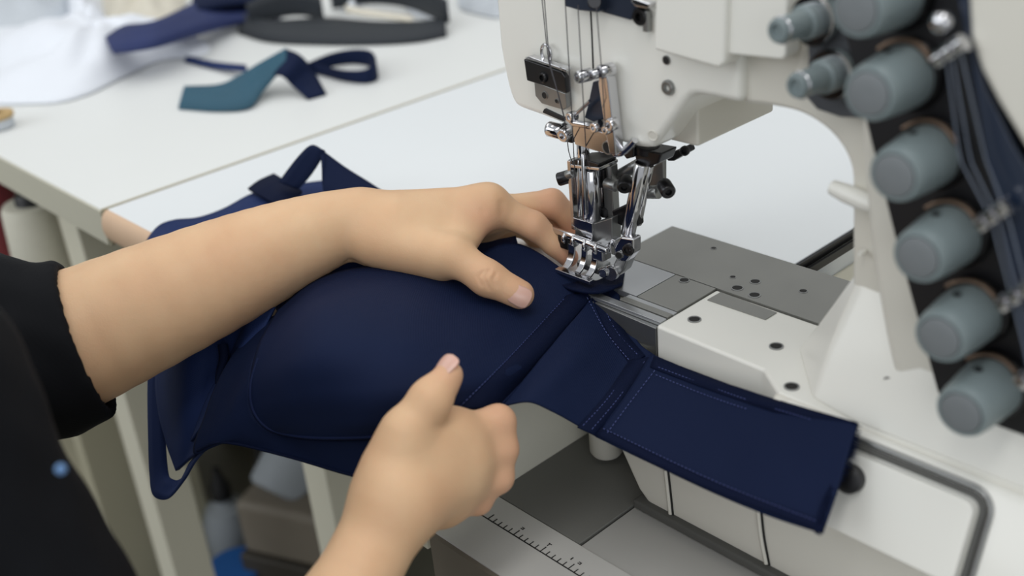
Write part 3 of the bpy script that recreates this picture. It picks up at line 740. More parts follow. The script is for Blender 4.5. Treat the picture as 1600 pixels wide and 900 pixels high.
def band_strip(name, pa, pb, key, m, parent, lift=.0012, th=.0012):
    a = drape(pa, key, lift, 6); b = drape(pb, key, lift, 6); n = 40
    a = resample(a, 1e9) if len(a) < 2 else np.stack([np.interp(np.linspace(0, 1, n), np.linspace(0, 1, len(a)), a[:, k]) for k in range(3)], 1)
    b = np.stack([np.interp(np.linspace(0, 1, n), np.linspace(0, 1, len(b)), b[:, k]) for k in range(3)], 1)
    mid_ = (a + b) / 2
    V = np.stack([a, mid_, b], 1).reshape(-1, 3)
    fs = [(i * 3 + j, i * 3 + j + 1, i * 3 + j + 4, i * 3 + j + 3) for i in range(n - 1) for j in range(2)]
    o = MB().add(V, fs).build(name, MT[m], parent, smooth=180)
    md = o.modifiers.new('thickness', 'SOLIDIFY'); md.thickness = th; md.offset = 0
    return o
STI = MB()
def stitches(path, key, lift=.0018, pitch=.0028, L=.0016, w=.00045):
    p = resample(drape(path, key, lift, 3), pitch)
    for i in range(len(p) - 1):
        d = nrm(p[i + 1] - p[i]); n = nrm(CAM - p[i]); x = nrm(np.cross(n, d))
        STI.box(p[i], (L, w, .0003), (d, x, n))

# molded cup: bulges towards the camera, drapes over the table corner
cup = [
 [(436, 486, .772), (500, 436, .785), (600, 415, .789), (710, 412, .793), (806, 382, .812), (900, 440, .803)],
 [(408, 536, .742), (500, 484, .722), (620, 470, .733), (740, 466, .764), (842, 448, .789), (938, 447, .7955)],
 [(394, 590, .732), (490, 552, .690), (605, 540, .688), (715, 535, .712), (805, 522, .745), (896, 500, .772)],
 [(395, 636, .731), (482, 612, .693), (590, 606, .676), (690, 596, .682), (770, 584, .705), (850, 560, .742)],
 [(412, 664, .731), (486, 654, .704), (580, 654, .684), (665, 640, .680), (735, 618, .692), (812, 604, .720)],
 [(436, 676, .731), (490, 684, .714), (575, 684, .697), (660, 672, .688), (720, 650, .692), (784, 636, .702)],
]
co = sheet('padded_cup', 'cup', cup, MT['navy'], gm, 72, 64, .003, wr=.0004)
under = [
 [(430, 494, .7745), (404, 545, .750), (391, 595, .7365), (393, 640, .735), (412, 668, .735), (440, 679, .734), (495, 687, .717), (575, 687, .700), (660, 676, .692)],
 [(415, 500, .779), (380, 560, .760), (358, 625, .750), (352, 672, .746), (390, 684, .741), (446, 697, .735), (520, 713, .716), (600, 720, .702), (680, 700, .695)],
 [(398, 505, .786), (352, 575, .772), (324, 640, .765), (304, 708, .760), (350, 692, .751), (446, 712, .737), (545, 742, .715), (630, 762, .704), (700, 730, .698)],
]
bo = sheet('under_band', 'under', under, MT['navy'], gm, 90, 26, .0018, wr=.0005)
seam('piping', [(403, 560), (392, 600), (394, 636), (410, 662), (436, 676), (490, 684), (572, 683), (640, 676)], 'cup', 'navy_edge', co, .0011, .0006)
seam('hem', [(308, 704), (350, 691), (446, 712), (545, 741), (630, 760)], 'under', 'navy_dark', bo, .0011, .0004)
# side panel between cup and wing
side = [
 [(946, 446, .7965), (964, 456, .792), (981, 506, .772), (1000, 538, .757), (1024, 556, .743)],
 [(905, 490, .773), (936, 512, .766), (958, 545, .756), (978, 572, .747), (1002, 590, .737)],
 [(850, 555, .738), (886, 566, .730), (916, 588, .731), (942, 614, .728), (972, 634, .724)],
 [(786, 634, .702), (826, 628, .702), (862, 642, .705), (898, 662, .710), (936, 685, .712)],
]
so = sheet('side_panel', 'side', side, MT['navy'], gm, 48, 48, .0014, wr=.0007, wscale=30)
wing = [
 [(1018, 554, .740), (1100, 588, .707), (1180, 614, .670), (1260, 638, .636), (1341, 661, .606)],
 [(993, 594, .730), (1076, 633, .697), (1158, 661, .663), (1244, 690, .630), (1326, 706, .600)],
 [(962, 640, .720), (1048, 682, .688), (1134, 716, .656), (1222, 748, .624), (1306, 772, .596)],
 [(930, 682, .711), (1020, 725, .680), (1110, 768, .650), (1200, 806, .620), (1284, 834, .593)],
]
wo = sheet('back_wing', 'wing', wing, MT['navy'], gm, 72, 36, .0014, wr=.0006, wscale=26)
# seam bands
band_strip('seam_band', [(886, 462), (800, 556), (716, 640)], [(934, 450), (856, 548), (772, 640)], 'cup', 'navy_dark', co, .0008)
seam('seam_edge', [(938, 450), (860, 548), (780, 636)], 'cup', 'navy_edge', co, .0005, .0014)
seam('seam_edge', [(884, 462), (798, 556), (714, 640)], 'cup', 'navy_edge', co, .0004, .0008)
band_strip('cross_band', [(985, 562), (944, 620), (902, 668)], [(1024, 558), (982, 622), (936, 684)], 'side', 'navy_dark', so, .0009)
band_strip('edge_binding', [(948, 452), (975, 515), (1008, 556)], [(925, 466), (950, 520), (985, 570)], 'side', 'navy_dark', so, .0008)
band_strip('hem_band', [(931, 680), (1110, 766), (1284, 832)], [(940, 668), (1118, 752), (1290, 816)], 'wing', 'navy_dark', wo, .0008)
band_strip('top_binding', [(1022, 557), (1180, 615), (1338, 661)], [(1016, 574), (1110, 610), (1210, 644)], 'wing', 'navy_dark', wo, .0007)
# frayed cut end of the wing
fr = MB(); rr = random.Random(4)
for i in range(70):
    q = i / 69
    u = 1341 + (1284 - 1341) * q + 8 * math.sin(q * 6); v = 661 + (834 - 661) * q
    p = atd(u - 3, v, .606 + (.593 - .606) * q)
    e = p + np.array([.0015 + rr.random() * .0018, rr.uniform(-.001, .001), rr.uniform(-.0012, .0012)])
    fr.tube([p - np.array([.002, 0, 0]), (p + e) / 2, e], [.0006, .0004, .0002], 5)
fr.build('frayed_edge', MT['navy_dark'], wo, kind='stuff')
for path, key in (([(918, 466), (948, 520), (985, 565)], 'side'), ([(936, 462), (962, 516), (998, 556)], 'side'),
                  ([(992, 562), (950, 622), (908, 668)], 'side'), ([(1006, 566), (966, 622), (922, 674)], 'side'),
                  ([(1030, 574), (1110, 604), (1190, 632), (1270, 656)], 'wing'), ([(1026, 586), (1100, 616), (1170, 640)], 'wing'),
                  ([(1022, 580), (985, 628), (946, 680)], 'wing'), ([(944, 670), (1118, 752), (1286, 818)], 'wing'),
                  ([(880, 468), (796, 558), (714, 640)], 'cup')):
    stitches(path, key)
tag(STI.build('stitching', MT['stitch'], gm), kind='stuff')
# cloth bunched under the foot
def tz(u, v, z):
    d_ = ray(u, v); return (u, v, (z - CAM[2]) / d_[2])
fold = [
 [tz(862, 424, .0012), tz(890, 430, .0012), tz(922, 440, .0012), tz(950, 434, .0012), tz(976, 424, .0012)],
 [tz(864, 432, .0022), tz(893, 441, .0026), tz(925, 447, .003), tz(952, 441, .0026), tz(974, 434, .002)],
 [tz(872, 444, .0035), tz(900, 455, .0045), tz(930, 458, .0045), tz(954, 452, .0040), tz(972, 446, .002)],
]
sheet('folded_edge', 'fold', fold, MT['navy_dark'], so, 30, 14, .002, wr=.0008, wscale=120)

# second cup seen inside out behind the arm, and its folds
back = [
 [(262, 470, .84), (300, 440, .85), (345, 420, .85), (390, 420, .83), (430, 470, .79)],
 [(250, 540, .835), (290, 520, .805), (335, 510, .80), (375, 510, .80), (412, 520, .785)],
 [(246, 610, .83), (285, 600, .795), (325, 590, .79), (352, 588, .785), (378, 575, .778)],
 [(258, 680, .825), (282, 680, .80), (308, 665, .79), (328, 650, .782), (345, 640, .772)],
 [(278, 735, .82), (286, 728, .81), (296, 718, .80), (306, 710, .785), (312, 700, .770)],
]
sheet('second_cup', 'back', back, MT['navy_light'], gm, 40, 44, .003, wr=.0008, wscale=30)
fold2 = [
 [(430, 480, .772), (392, 500, .778), (378, 520, .788)],
 [(398, 545, .770), (374, 555, .772), (352, 575, .785)],
 [(362, 600, .776), (346, 606, .775), (326, 620, .785)],
 [(330, 655, .782), (316, 668, .778), (300, 690, .79)],
]
sheet('fold_edge', 'fold2', fold2, MT['navy_light'], gm, 14, 36, .002, wr=.0006)
MB().tube(crom([atd(348, 538, .783), atd(350, 560, .782), atd(344, 590, .783), atd(346, 612, .782)], 16), .0035, 8).build('inner_fold_shade', MT['navy_dark'], gm, smooth=80)  # dark tube puts shade into the fold of the second cup

inner = [
 [(425, 462, .815), (500, 415, .822), (580, 392, .826), (660, 388, .828), (735, 384, .832), (806, 370, .840)],
 [(430, 480, .790), (500, 428, .805), (580, 405, .812), (660, 402, .814), (735, 396, .820), (808, 378, .832)],
 [(440, 500, .775), (505, 450, .790), (590, 428, .797), (670, 428, .800), (740, 416, .808), (812, 392, .822)],
]
sheet('inner_lining', 'inner', inner, MT['navy_light'], gm, 40, 16, .002, wr=.0012, wscale=60)
def ribbon(name, path, widths, m, parent, th=.0013, n=60):
    """path: list of (point, side vector); flat elastic strap"""
    P = crom([p for p, w in path], n); Wd = crom([w for p, w in path], n)
    V = np.stack([P - Wd, P - Wd * .33, P + Wd * .33, P + Wd], 1).reshape(-1, 3)
    fs = [(i * 4 + j, i * 4 + j + 1, i * 4 + j + 5, i * 4 + j + 4) for i in range(n - 1) for j in range(3)]
    o = MB().add(V, fs).build(name, MT[m] if isinstance(m, str) else m, parent, smooth=180)
    md = o.modifiers.new('thickness', 'SOLIDIFY'); md.thickness = th; md.offset = 0
    return o
def rp(u0, v0, u1, v1, t0, t1=None):
    a = atd(u0, v0, t0); b = atd(u1, v1, t0 if t1 is None else t1)
    return ((a + b) / 2, (b - a) / 2)
# hanging strap loop on the left
ribbon('hanging_strap', [rp(232, 560, 262, 560, .845, .84), rp(231, 620, 258, 620, .84, .835), rp(232, 680, 258, 680, .835, .83), rp(234, 738, 262, 735, .83, .825),
                         rp(240, 774, 268, 748, .825, .82), rp(262, 779, 284, 748, .815), rp(288, 750, 298, 722, .80), rp(304, 722, 322, 700, .78, .772), rp(318, 706, 334, 690, .765, .762)], None, 'navy_light', gm)
# strap lying along the table behind the forearm
def rq(a, b): return ((a + b) / 2, (b - a) / 2)
ribbon('shoulder_strap', [rq(onY(228, 560, -.190), onY(262, 566, -.190)), rq(onY(222, 480, -.188), onY(268, 490, -.188)), rq(onY(221, 410, -.186), onY(270, 428, -.186)), rq(onz(228, 379, .0035), onz(280, 402, .0035)), rq(onz(247, 354, .004), onz(300, 384, .004)),
                          rq(onz(272, 344, .008), onz(316, 376, .004)), rq(onz(310, 340, .006), onz(340, 366, .004)), rq(onz(350, 326, .005), onz(376, 352, .004)), rq(onz(396, 302, .006), onz(424, 332, .005)), rq(onz(450, 290, .006), onz(476, 316, .005)), rq(onz(510, 282, .006), onz(532, 308, .005))], None, 'navy_light', gm)
ribbon('strap_slider_fold', [rq(onz(388, 296, .010), onz(436, 323, .010)), rq(onz(406, 283, .014), onz(452, 313, .014)), rq(onz(428, 273, .012), onz(472, 300, .012))], None, 'navy_dark', gm, .003, 20)
ribbon('strap_loop', [rp(436, 284, 466, 296, .975, .965), rp(452, 262, 484, 276, .962, .955), rp(470, 240, 500, 252, .950, .945), rp(484, 228, 506, 236, .945, .940), rp(496, 230, 508, 248, .945, .94), rp(510, 240, 506, 300, .945, .93), rp(540, 262, 540, 320, .945, .93), rp(572, 282, 572, 340, .945, .93), rp(600, 300, 596, 350, .945, .93)], None, 'navy', gm, .0016)
# ================================================================== the person (signed-distance modelling)
def seg_d(P, a, b, ra, rb):
    a = np.asarray(a, np.float32); b = np.asarray(b, np.float32)
    ab = b - a; h = np.clip(((P - a) @ ab) / max(float(ab @ ab), 1e-12), 0, 1)
    d = np.sqrt(((P - a - h[:, None] * ab) ** 2).sum(1))
    return d - (ra + (rb - ra) * h)
def smin(a, b, k):
    h = np.clip(0.5 + 0.5 * (b - a) / k, 0, 1)
    return b + (a - b) * h - k * h * (1 - h)
def smax(a, b, k): return -smin(-a, -b, k)
def chain(P, pts, rad, k=.004):
    d = None
    for i in range(len(pts) - 1):
        q = seg_d(P, pts[i], pts[i + 1], rad[i], rad[i + 1])
        d = q if d is None else smin(d, q, k)
    return d
def groove(P, d, path, depth, w):
    q = None
    for i in range(len(path) - 1):
        s = seg_d(P, path[i], path[i + 1], 0, 0)
        q = s if q is None else np.minimum(q, s)
    return d + depth * np.exp(-(q / w) ** 2)
def polygonise(fn, lo, hi, res, block=8):
    """sparse sampling + surface nets"""
    lo = np.asarray(lo, float); n = np.ceil((np.asarray(hi) - lo) / res / block).astype(int)
    N = n * block + 1
    cc = np.stack(np.meshgrid(*[np.arange(k) for k in n], indexing='ij'), -1).reshape(-1, 3)
    ctr = (lo + (cc + .5) * block * res).astype(np.float32)
    dc = fn(ctr)
    keep = cc[np.abs(dc) < block * res * 1.15]
    D = np.full(N, 1.0, np.float32)
    inside = cc[dc < 0]
    for b in inside:
        D[b[0] * block:(b[0] + 1) * block + 1, b[1] * block:(b[1] + 1) * block + 1, b[2] * block:(b[2] + 1) * block + 1] = -1
    off = np.stack(np.meshgrid(*[np.arange(block + 1)] * 3, indexing='ij'), -1).reshape(-1, 3)
    for s in range(0, len(keep), 600):
        kb = keep[s:s + 600]
        idx = (kb[:, None, :] * block + off[None]).reshape(-1, 3)
        D[idx[:, 0], idx[:, 1], idx[:, 2]] = fn((lo + idx * res).astype(np.float32))
    S = D < 0
    cs = [D[i:N[0] - 1 + i, j:N[1] - 1 + j, k:N[2] - 1 + k] for i in (0, 1) for j in (0, 1) for k in (0, 1)]
    neg = sum((c < 0).astype(np.int8) for c in cs)
    act = (neg > 0) & (neg < 8)
    ci = np.argwhere(act)
    corner = [(i, j, k) for i in (0, 1) for j in (0, 1) for k in (0, 1)]
    vals = np.stack([D[ci[:, 0] + i, ci[:, 1] + j, ci[:, 2] + k] for i, j, k in corner], 1)
    acc = np.zeros((len(ci), 3)); cnt = np.zeros(len(ci))
    for a in range(8):
        for b in range(a + 1, 8):
            if sum(x != y for x, y in zip(corner[a], corner[b])) != 1: continue
            va, vb = vals[:, a], vals[:, b]
            m = (va < 0) != (vb < 0)
            t = np.where(m, va / np.where(m, va - vb, 1), 0)
            p = np.array(corner[a]) + t[:, None] * (np.array(corner[b]) - np.array(corner[a]))
            acc += np.where(m[:, None], p, 0); cnt += m
    V = lo + (ci + acc / cnt[:, None]) * res
    vid = np.full(act.shape, -1, np.int64); vid[act] = np.arange(len(ci))
    F = []
    for ax in range(3):
        sl0 = [slice(None)] * 3; sl1 = [slice(None)] * 3
        sl0[ax] = slice(0, -1); sl1[ax] = slice(1, None)
        ch = S[tuple(sl0)] != S[tuple(sl1)]
        e = np.argwhere(ch); sg = S[tuple(sl0)][ch]
        o1, o2 = (ax + 1) % 3, (ax + 2) % 3
        ok = (e[:, o1] > 0) & (e[:, o2] > 0) & (e[:, o1] < N[o1] - 1) & (e[:, o2] < N[o2] - 1)
        e = e[ok]; sg = sg[ok]
        def g(d1, d2):
            q = e.copy(); q[:, o1] -= d1; q[:, o2] -= d2
            return vid[q[:, 0], q[:, 1], q[:, 2]]
        quad = np.stack([g(1, 1), g(0, 1), g(0, 0), g(1, 0)], 1)
        quad[~sg] = quad[~sg][:, ::-1]
        F.append(quad[(quad >= 0).all(1)])
    return V, np.concatenate(F)

A = atd
pr = thing('person', 'person in a black sweater, seated at the left, both hands guiding the navy garment', 'person', (-0.2, -0.5, FZ))
# ---------------------------------------------------------------- left arm and hand
Lax = [A(40, 563, .742), A(135, 523, .752), A(315, 443, .768), A(430, 392, .782), A(515, 358, .794), A(558, 350, .798)]
Lra = [.0470, .0445, .0378, .0314, .0250, .0226]
Lax = list(crom(Lax, 21)); Lra = list(crom([(r,) for r in Lra], 21)[:, 0])
Wl = A(575, 348, .800)
Mi = A(762, 320, .806)
fwd = nrm(Mi - Wl); lat = nrm(np.array([-.62, .42, -.66])); lat = nrm(lat - fwd * np.dot(lat, fwd) * .6)
Mm = Mi + lat * .020 + fwd * .005; Mr = Mi + lat * .039 + fwd * .000; Ml = Mi + lat * .056 - fwd * .012
LI = [Mi, A(833, 352, .808), A(866, 380, .814), A(888, 402, .818)]
LM = [Mm, A(862, 317, .828), A(888, 338, .834), A(896, 362, .836)]
LR = [Mr, A(850, 330, .850), A(872, 352, .854), A(884, 372, .854)]
LL = [Ml, A(815, 352, .862), A(838, 372, .866), A(850, 386, .866)]
LT = [A(620, 382, .780), A(708, 399, .764), A(762, 435, .757), A(812, 460, .7575)]
def left_arm(P):
    arm_ = chain(P, Lax, Lra, .001)
    palm = seg_d(P, Wl, Mi, .0205, .0125)
    for tgt, r0, r1 in ((Mm, .019, .0125), (Mr, .018, .012), (Ml, .017, .0115)):
        palm = smin(palm, seg_d(P, Wl + lat * .012, tgt, r0, r1), .008)
    palm = smin(palm, seg_d(P, A(620, 358, .790), A(706, 362, .792), .0215, .0155), .010)
    palm = smin(palm, seg_d(P, Mi, Ml, .0125, .0115), .008)
    arm_ = smin(arm_, palm, .012)
    arm_ = smin(arm_, seg_d(P, A(590, 378, .788), A(690, 402, .774), .0168, .0148), .010)
    fi = [smin(arm_, chain(P, LI, [.0118, .0098, .0086, .0074], .004), .010),
          smin(arm_, chain(P, LM, [.0118, .0100, .0088, .0076], .004), .010),
          smin(arm_, chain(P, LR, [.0112, .0094, .0084, .0072], .004), .010),
          smin(arm_, chain(P, LL, [.0102, .0084, .0074, .0064], .004), .010),
          smin(arm_, chain(P, LT, [.0150, .0130, .0114, .0099], .006), .010)]
    d = fi[0]
    for q in fi[1:]: d = smin(d, q, .0025)
    # web between thumb and index
    d = smin(d, seg_d(P, A(722, 384, .778), A(752, 346, .796), .0075, .0070), .014)
    # index knuckle
    d = smin(d, seg_d(P, A(740, 318, .800), A(766, 318, .800), .0090, .0084), .010)
    # thumb joint folds, web folds
    th = .0118
    for pth in ([(756, 424), (748, 434), (752, 446)], [(766, 420), (758, 436), (764, 452)], [(777, 424), (770, 437), (776, 448)]):
        d = groove(P, d, [A(u, v, .7455) for u, v in pth], .0013, .0012)
    for pth in ([(754, 330), (750, 358), (739, 386)], [(729, 366), (733, 384)], [(786, 318), (787, 345)]):
        d = groove(P, d, [A(u, v, .790) for u, v in pth], .0016, .0026)
    d = groove(P, d, [A(660, 425, .757), A(672, 434, .757), A(690, 438, .757)], .0010, .002)
    d = groove(P, d, [A(545, 404, .790), A(560, 400, .786), A(575, 408, .786)], .0016, .003)
    return d
# ---------------------------------------------------------------- right arm and hand
Wr = A(624, 776, .648)
Rax = [A(250, 1350, .555), A(440, 1090, .590), A(540, 932, .622), A(585, 850, .640), A(622, 776, .648)]
Rra = [.047, .032, .0208, .0196, .0200]
Rax = list(crom(Rax, 17)); Rra = list(crom([(r,) for r in Rra], 17)[:, 0])
RI = [A(705, 688, .672), A(778, 660, .686), A(766, 676, .712), A(722, 678, .712)]
RMd = [A(718, 718, .671), A(781, 701, .686), A(762, 714, .714), A(712, 710, .714)]
RR = [A(708, 750, .672), A(775, 744, .687), A(752, 750, .714), A(706, 742, .714)]
RL = [A(686, 776, .675), A(745, 779, .688), A(726, 780, .712), A(690, 768, .710)]
RT = [A(612, 730, .645), A(634, 676, .644), A(673, 624, .646), A(699, 588, .651)]
def right_arm(P):
    arm_ = chain(P, Rax, Rra, .001)
    palm = seg_d(P, Wr, RI[0], .0195, .0150)
    for ch_, r0, r1 in ((RMd, .0195, .0158), (RR, .020, .0155), (RL, .019, .0140)):
        palm = smin(palm, seg_d(P, Wr, ch_[0], r0, r1), .008)
    palm = smin(palm, seg_d(P, RI[0], RL[0], .0145, .0135), .008)
    arm_ = smin(arm_, palm, .012)
    fi = [smin(arm_, chain(P, RI, [.0142, .0106, .0092, .0078], .004), .008),
          smin(arm_, chain(P, RMd, [.0150, .0110, .0096, .0080], .004), .008),
          smin(arm_, chain(P, RR, [.0148, .0106, .0090, .0076], .004), .008),
          smin(arm_, chain(P, RL, [.0135, .0096, .0080, .0068], .004), .008),
          smin(arm_, chain(P, RT, [.0172, .0134, .0112, .0080], .008), .010)]
    d = fi[0]
    for q in fi[1:4]: d = smin(d, q, .007)
    d = smin(d, fi[4], .004)
    # thumb web
    d = smin(d, seg_d(P, A(645, 700, .650), A(694, 676, .664), .0130, .0115), .010)
    d = smin(d, seg_d(P, A(628, 712, .650), A(668, 706, .658), .0150, .0165), .012)
    # tip pad of the thumb
    d = smin(d, seg_d(P, A(698, 596, .652), A(702, 585, .652), .0070, .0066), .005)
    return d
Rsh = A(-175, 660, .500)
Lel = A(40, 565, .742)
Lsh = np.array([-0.36, -0.52, 0.15]); Rs2 = np.array([Rsh[0] - .02, Rsh[1] - .03, Rsh[2] + .03])
Rel = A(250, 1350, .555)
def torso(P):
    d = chain(P, [Lel, Lsh], [.047, .052])
    d = smin(d, chain(P, [Rel, Rsh, Rs2], [.046, .048, .052]), .02)
    d = smin(d, seg_d(P, Lsh, Rs2, .055, .055), .05)
    d = smin(d, seg_d(P, (-.27, -.58, .06), (-.27, -.60, -.33), .10, .11), .06)
    d = smin(d, seg_d(P, (-.11, -.58, .06), (-.12, -.60, -.33), .10, .11), .06)
    return d
def bounds(pts, m):
    Q = np.array(pts); return Q.min(0) - m, Q.max(0) + m
VV, FF, nv = [], [], 0
flush_src = []
for fn, pts, res in ((left_arm, Lax + LI + LM + LR + LL + LT, .00125), (right_arm, Rax + RI + RMd + RR + RL + RT, .00125), (torso, [Lel, Lsh, Rel, Rsh, (-.27, -.62, -.45), (-.1, -.6, -.3)], .008)):
    lo, hi = bounds(pts, .07 if res < .004 else .16)
    V, Fq = polygonise(fn, lo, hi, res)
    VV.append(V); FF.append(Fq + nv); nv += len(V)
V = np.concatenate(VV); Fq = np.concatenate(FF)
me = bpy.data.meshes.new('body'); me.from_pydata(V.tolist(), [], Fq.tolist()); me.update()
fl = np.zeros(len(V))
for j, w_, s_ in [(LI[1], .013, .6), (LI[3], .014, .9), (LM[1], .014, .7), (LM[3], .015, .8), (LT[2], .014, .35), (LT[3], .014, .5), (RI[1], .016, .6), (RMd[1], .015, .7), (RR[1], .015, .7), (RL[1], .015, .7), (RT[3], .012, .5), (A(745, 352, .795), .016, .6)]:
    fl = np.maximum(fl, s_ * np.exp(-((V - j) ** 2).sum(1) / w_ ** 2))
at = me.attributes.new('flush', 'FLOAT', 'POINT'); at.data.foreach_set('value', fl.astype(np.float32))
body = link_mesh('body', me, MT['skin'], pr, smooth=180)
sm_ = body.modifiers.new('soften', 'SMOOTH'); sm_.factor = 0.5; sm_.iterations = 1
# fingernails
def nail(c, along, normal, L, Wd, name='fingernail', arch=.35):
    y = nrm(along); n = nrm(np.asarray(normal) - y * np.dot(normal, y)); x = np.cross(y, n)
    nu, nw = 14, 18; V_ = []
    for i in range(nw):
        b = -1 + 2 * i / (nw - 1)
        half = (1 - abs(b) ** 5) ** .5 if b > 0 else (1 - abs(b) ** 3.2) ** .5 * .96
        half = max(half, .05)
        for j in range(nu):
            a_ = -1 + 2 * j / (nu - 1)
            xx = a_ * half * Wd / 2
            zz = -arch * (xx ** 2) / (Wd / 2) - .10 * L * (b ** 2 if b > 0 else .4 * b ** 2)
            V_.append(c + x * xx + y * b * L / 2 + n * zz)
    fs = [(i * nu + j, i * nu + j + 1, (i + 1) * nu + j + 1, (i + 1) * nu + j) for i in range(nw - 1) for j in range(nu - 1)]
    o = MB().add(V_, fs).build(name, MT['nail'], body, smooth=180)
    md = o.modifiers.new('thickness', 'SOLIDIFY'); md.thickness = .0007; md.offset = 0
    return o
td = nrm(LT[3] - LT[2])
vn = nrm(CAM - LT[3])
nail(A(811, 463, .7575 - .0098), td, vn - np.array([0, 0, .12]), .0165, .0140)
td2 = nrm(RT[3] - RT[2])
upn = nrm(np.array([-.45, -.05, .9]))
nn_ = nrm(upn * .8 + vn * .55)
nail(RT[3] + td2 * .0032 + nn_ * .0081, td2, nn_, .0130, .0132)

# ---------------------------------------------------------------- sweater
cuff_o = A(137, 527, .752); cuff_n = nrm(A(300, 448, .765) - A(60, 556, .744))
cuff_n = nrm(cuff_n + .10 * nrm(A(137, 627, .752) - A(137, 427, .752)))
rc_n = nrm(A(400, 1105, .585) - Rel); rc_o = Rel + rc_n * .05
def vnoise(P, s, o=0):
    return np.sin(P[:, 0] * s + o) * np.cos(P[:, 1] * s * 1.3 + 1.7 * o) * np.sin(P[:, 2] * s * .9 + .6 + o)
def sweater(P):
    s = (P - cuff_o) @ cuff_n
    left = chain(P, [A(137, 527, .752) + cuff_n * .02, A(60, 556, .744), Lsh], [.0525, .0555, .064], .01)
    left = left + .0012 * np.sin(s * 260 + 30 * (P[:, 2])) * np.clip((-s - .022) / .02, 0, 1) + .0016 * vnoise(P, 130)
    # rolled cuff is a second, slightly wider layer
    roll = chain(P, [A(137, 527, .752) + cuff_n * .02, A(70, 552, .745)], [.0545, .0560], .01) + .0008 * vnoise(P, 160, 1)
    roll = smax(roll, -s - .034, .004)
    left = smin(left, roll, .003)
    left = smax(left, s, .004)
    inner = seg_d(P, A(137, 527, .752) + cuff_n * .05, A(110, 540, .748), .0478, .0478)
    left = smax(left, -inner, .002)
    rgt = chain(P, [Rel, Rsh, Rs2], [.055, .0575, .062], .02)
    fore = smax(seg_d(P, Rel, Rel + rc_n * .08, .054, .050), (P - rc_o) @ rc_n, .004)
    rgt = smin(rgt, fore, .01) + .0026 * vnoise(P, 60) + .0014 * vnoise(P, 120, 2)
    d = smin(left, rgt, .01)
    d = smin(d, seg_d(P, Lsh, Rs2, .066, .066), .05)
    d = smin(d, seg_d(P, (-.27, -.58, .06), (-.27, -.60, -.36), .112, .122), .06)
    d = smin(d, seg_d(P, (-.11, -.58, .06), (-.12, -.60, -.36), .112, .122), .06)
    return d
lo, hi = bounds([cuff_o, Lsh, Rel, Rsh, (-.27, -.62, -.40), (-.1, -.6, -.3)], .14)
V, Fq = polygonise(sweater, lo, hi, .003)
me = bpy.data.meshes.new('sweater'); me.from_pydata(V.tolist(), [], Fq.tolist()); me.update()
sw = link_mesh('sweater', me, MT['sweater'], pr, smooth=180)
sm_ = sw.modifiers.new('soften', 'SMOOTH'); sm_.factor = 0.5; sm_.iterations = 2
MB().lathe([(.0012, 0), (.0020, .0006), (.0016, .0014), (.0006, .0018)], A(95, 733, .444), CAM - A(95, 733, .45), 16).build('sleeve_highlight_bead', MT['pale_blue'], sw, smooth=50)  # pale blue bead stands in for a highlight on the sleeve, no real button
# ================================================================== things on the work table
def rz(u0, v0, z0, u1, v1, z1):
    a = onz(u0, v0, z0); b = onz(u1, v1, z1)
    return ((a + b) / 2, (b - a) / 2)
def up(u, v, h, z=0.001):
    a = onz(u, v, z); return (a + np.array([0, 0, h / 2]), np.array([0, 0, h / 2]))
ts_ = thing('fabric_strip', 'teal and navy folded fabric strip with a small strap loop on the work table', 'fabric', tuple(onz(420, 140, 0)))
ribbon('teal_flap', [rz(279, 169, .002, 288, 136, .003), rz(340, 172, .003, 342, 133, .006), rz(388, 167, .004, 372, 120, .013), rz(412, 140, .012, 405, 100, .030), rz(448, 98, .034, 448, 76, .046)], None, 'teal', ts_, .003)
ribbon('navy_flap', [rz(420, 118, .020, 446, 76, .046), rz(440, 118, .026, 470, 88, .038), rz(458, 134, .013, 490, 112, .018), rz(482, 155, .0015, 510, 147, .0015)], None, 'navy', ts_, .003)
ribbon('tail_strap', [rz(288, 96, .002, 292, 88, .004), rz(330, 106, .003, 336, 97, .006), rz(385, 112, .01, 385, 102, .012)], None, 'navy_light', ts_, .002)
ribbon('strap_loop', [up(480, 118, .014), up(520, 104, .016), up(556, 100, .018), up(582, 106, .020), up(590, 122, .020), up(574, 130, .016), up(540, 127, .013), up(505, 118, .012), up(478, 112, .012)], None, 'navy', ts_, .002)
def cloth(name, label, outline, h, m, seed, folds=5, sharp=2.2):
    """soft heap of cloth with radiating folds; outline read on the table top"""
    O = np.array([onz(u, v, 0.0015)[:2] for u, v in outline]); O = crom(np.c_[O, O[:, 0] * 0], 72, closed=True)[:, :2]
    c = O.mean(0); nr = 26; V_ = [(c[0], c[1], h)]; fs = []
    for k in range(1, nr + 1):
        q = k / nr
        for i in range(72):
            a = 2 * math.pi * i / 72
            p = c + (O[i] - c) * q
            n1 = noise.noise(Vector((p[0] * 9 + seed, p[1] * 9, seed))) + .5 * noise.noise(Vector((p[0] * 22, p[1] * 22 + seed, 2)))
            z = h * (1 - q ** sharp) * (1 + .55 * n1) + .004 * math.sin(a * folds + 6 * q + seed) * q * (1 - q) * 4
            V_.append((p[0], p[1], max(z, .0012)))
    fs += [(0, 1 + i, 1 + (i + 1) % 72) for i in range(72)]
    for k in range(nr - 1):
        b = 1 + k * 72
        fs += [(b + i, b + 72 + i, b + 72 + (i + 1) % 72, b + (i + 1) % 72) for i in range(72)]
    o = MB().add(V_, fs).build(name, MT[m], None, smooth=180)
    md = o.modifiers.new('thickness', 'SOLIDIFY'); md.thickness = .0012; md.offset = 1
    return tag(o, label, 'cloth')
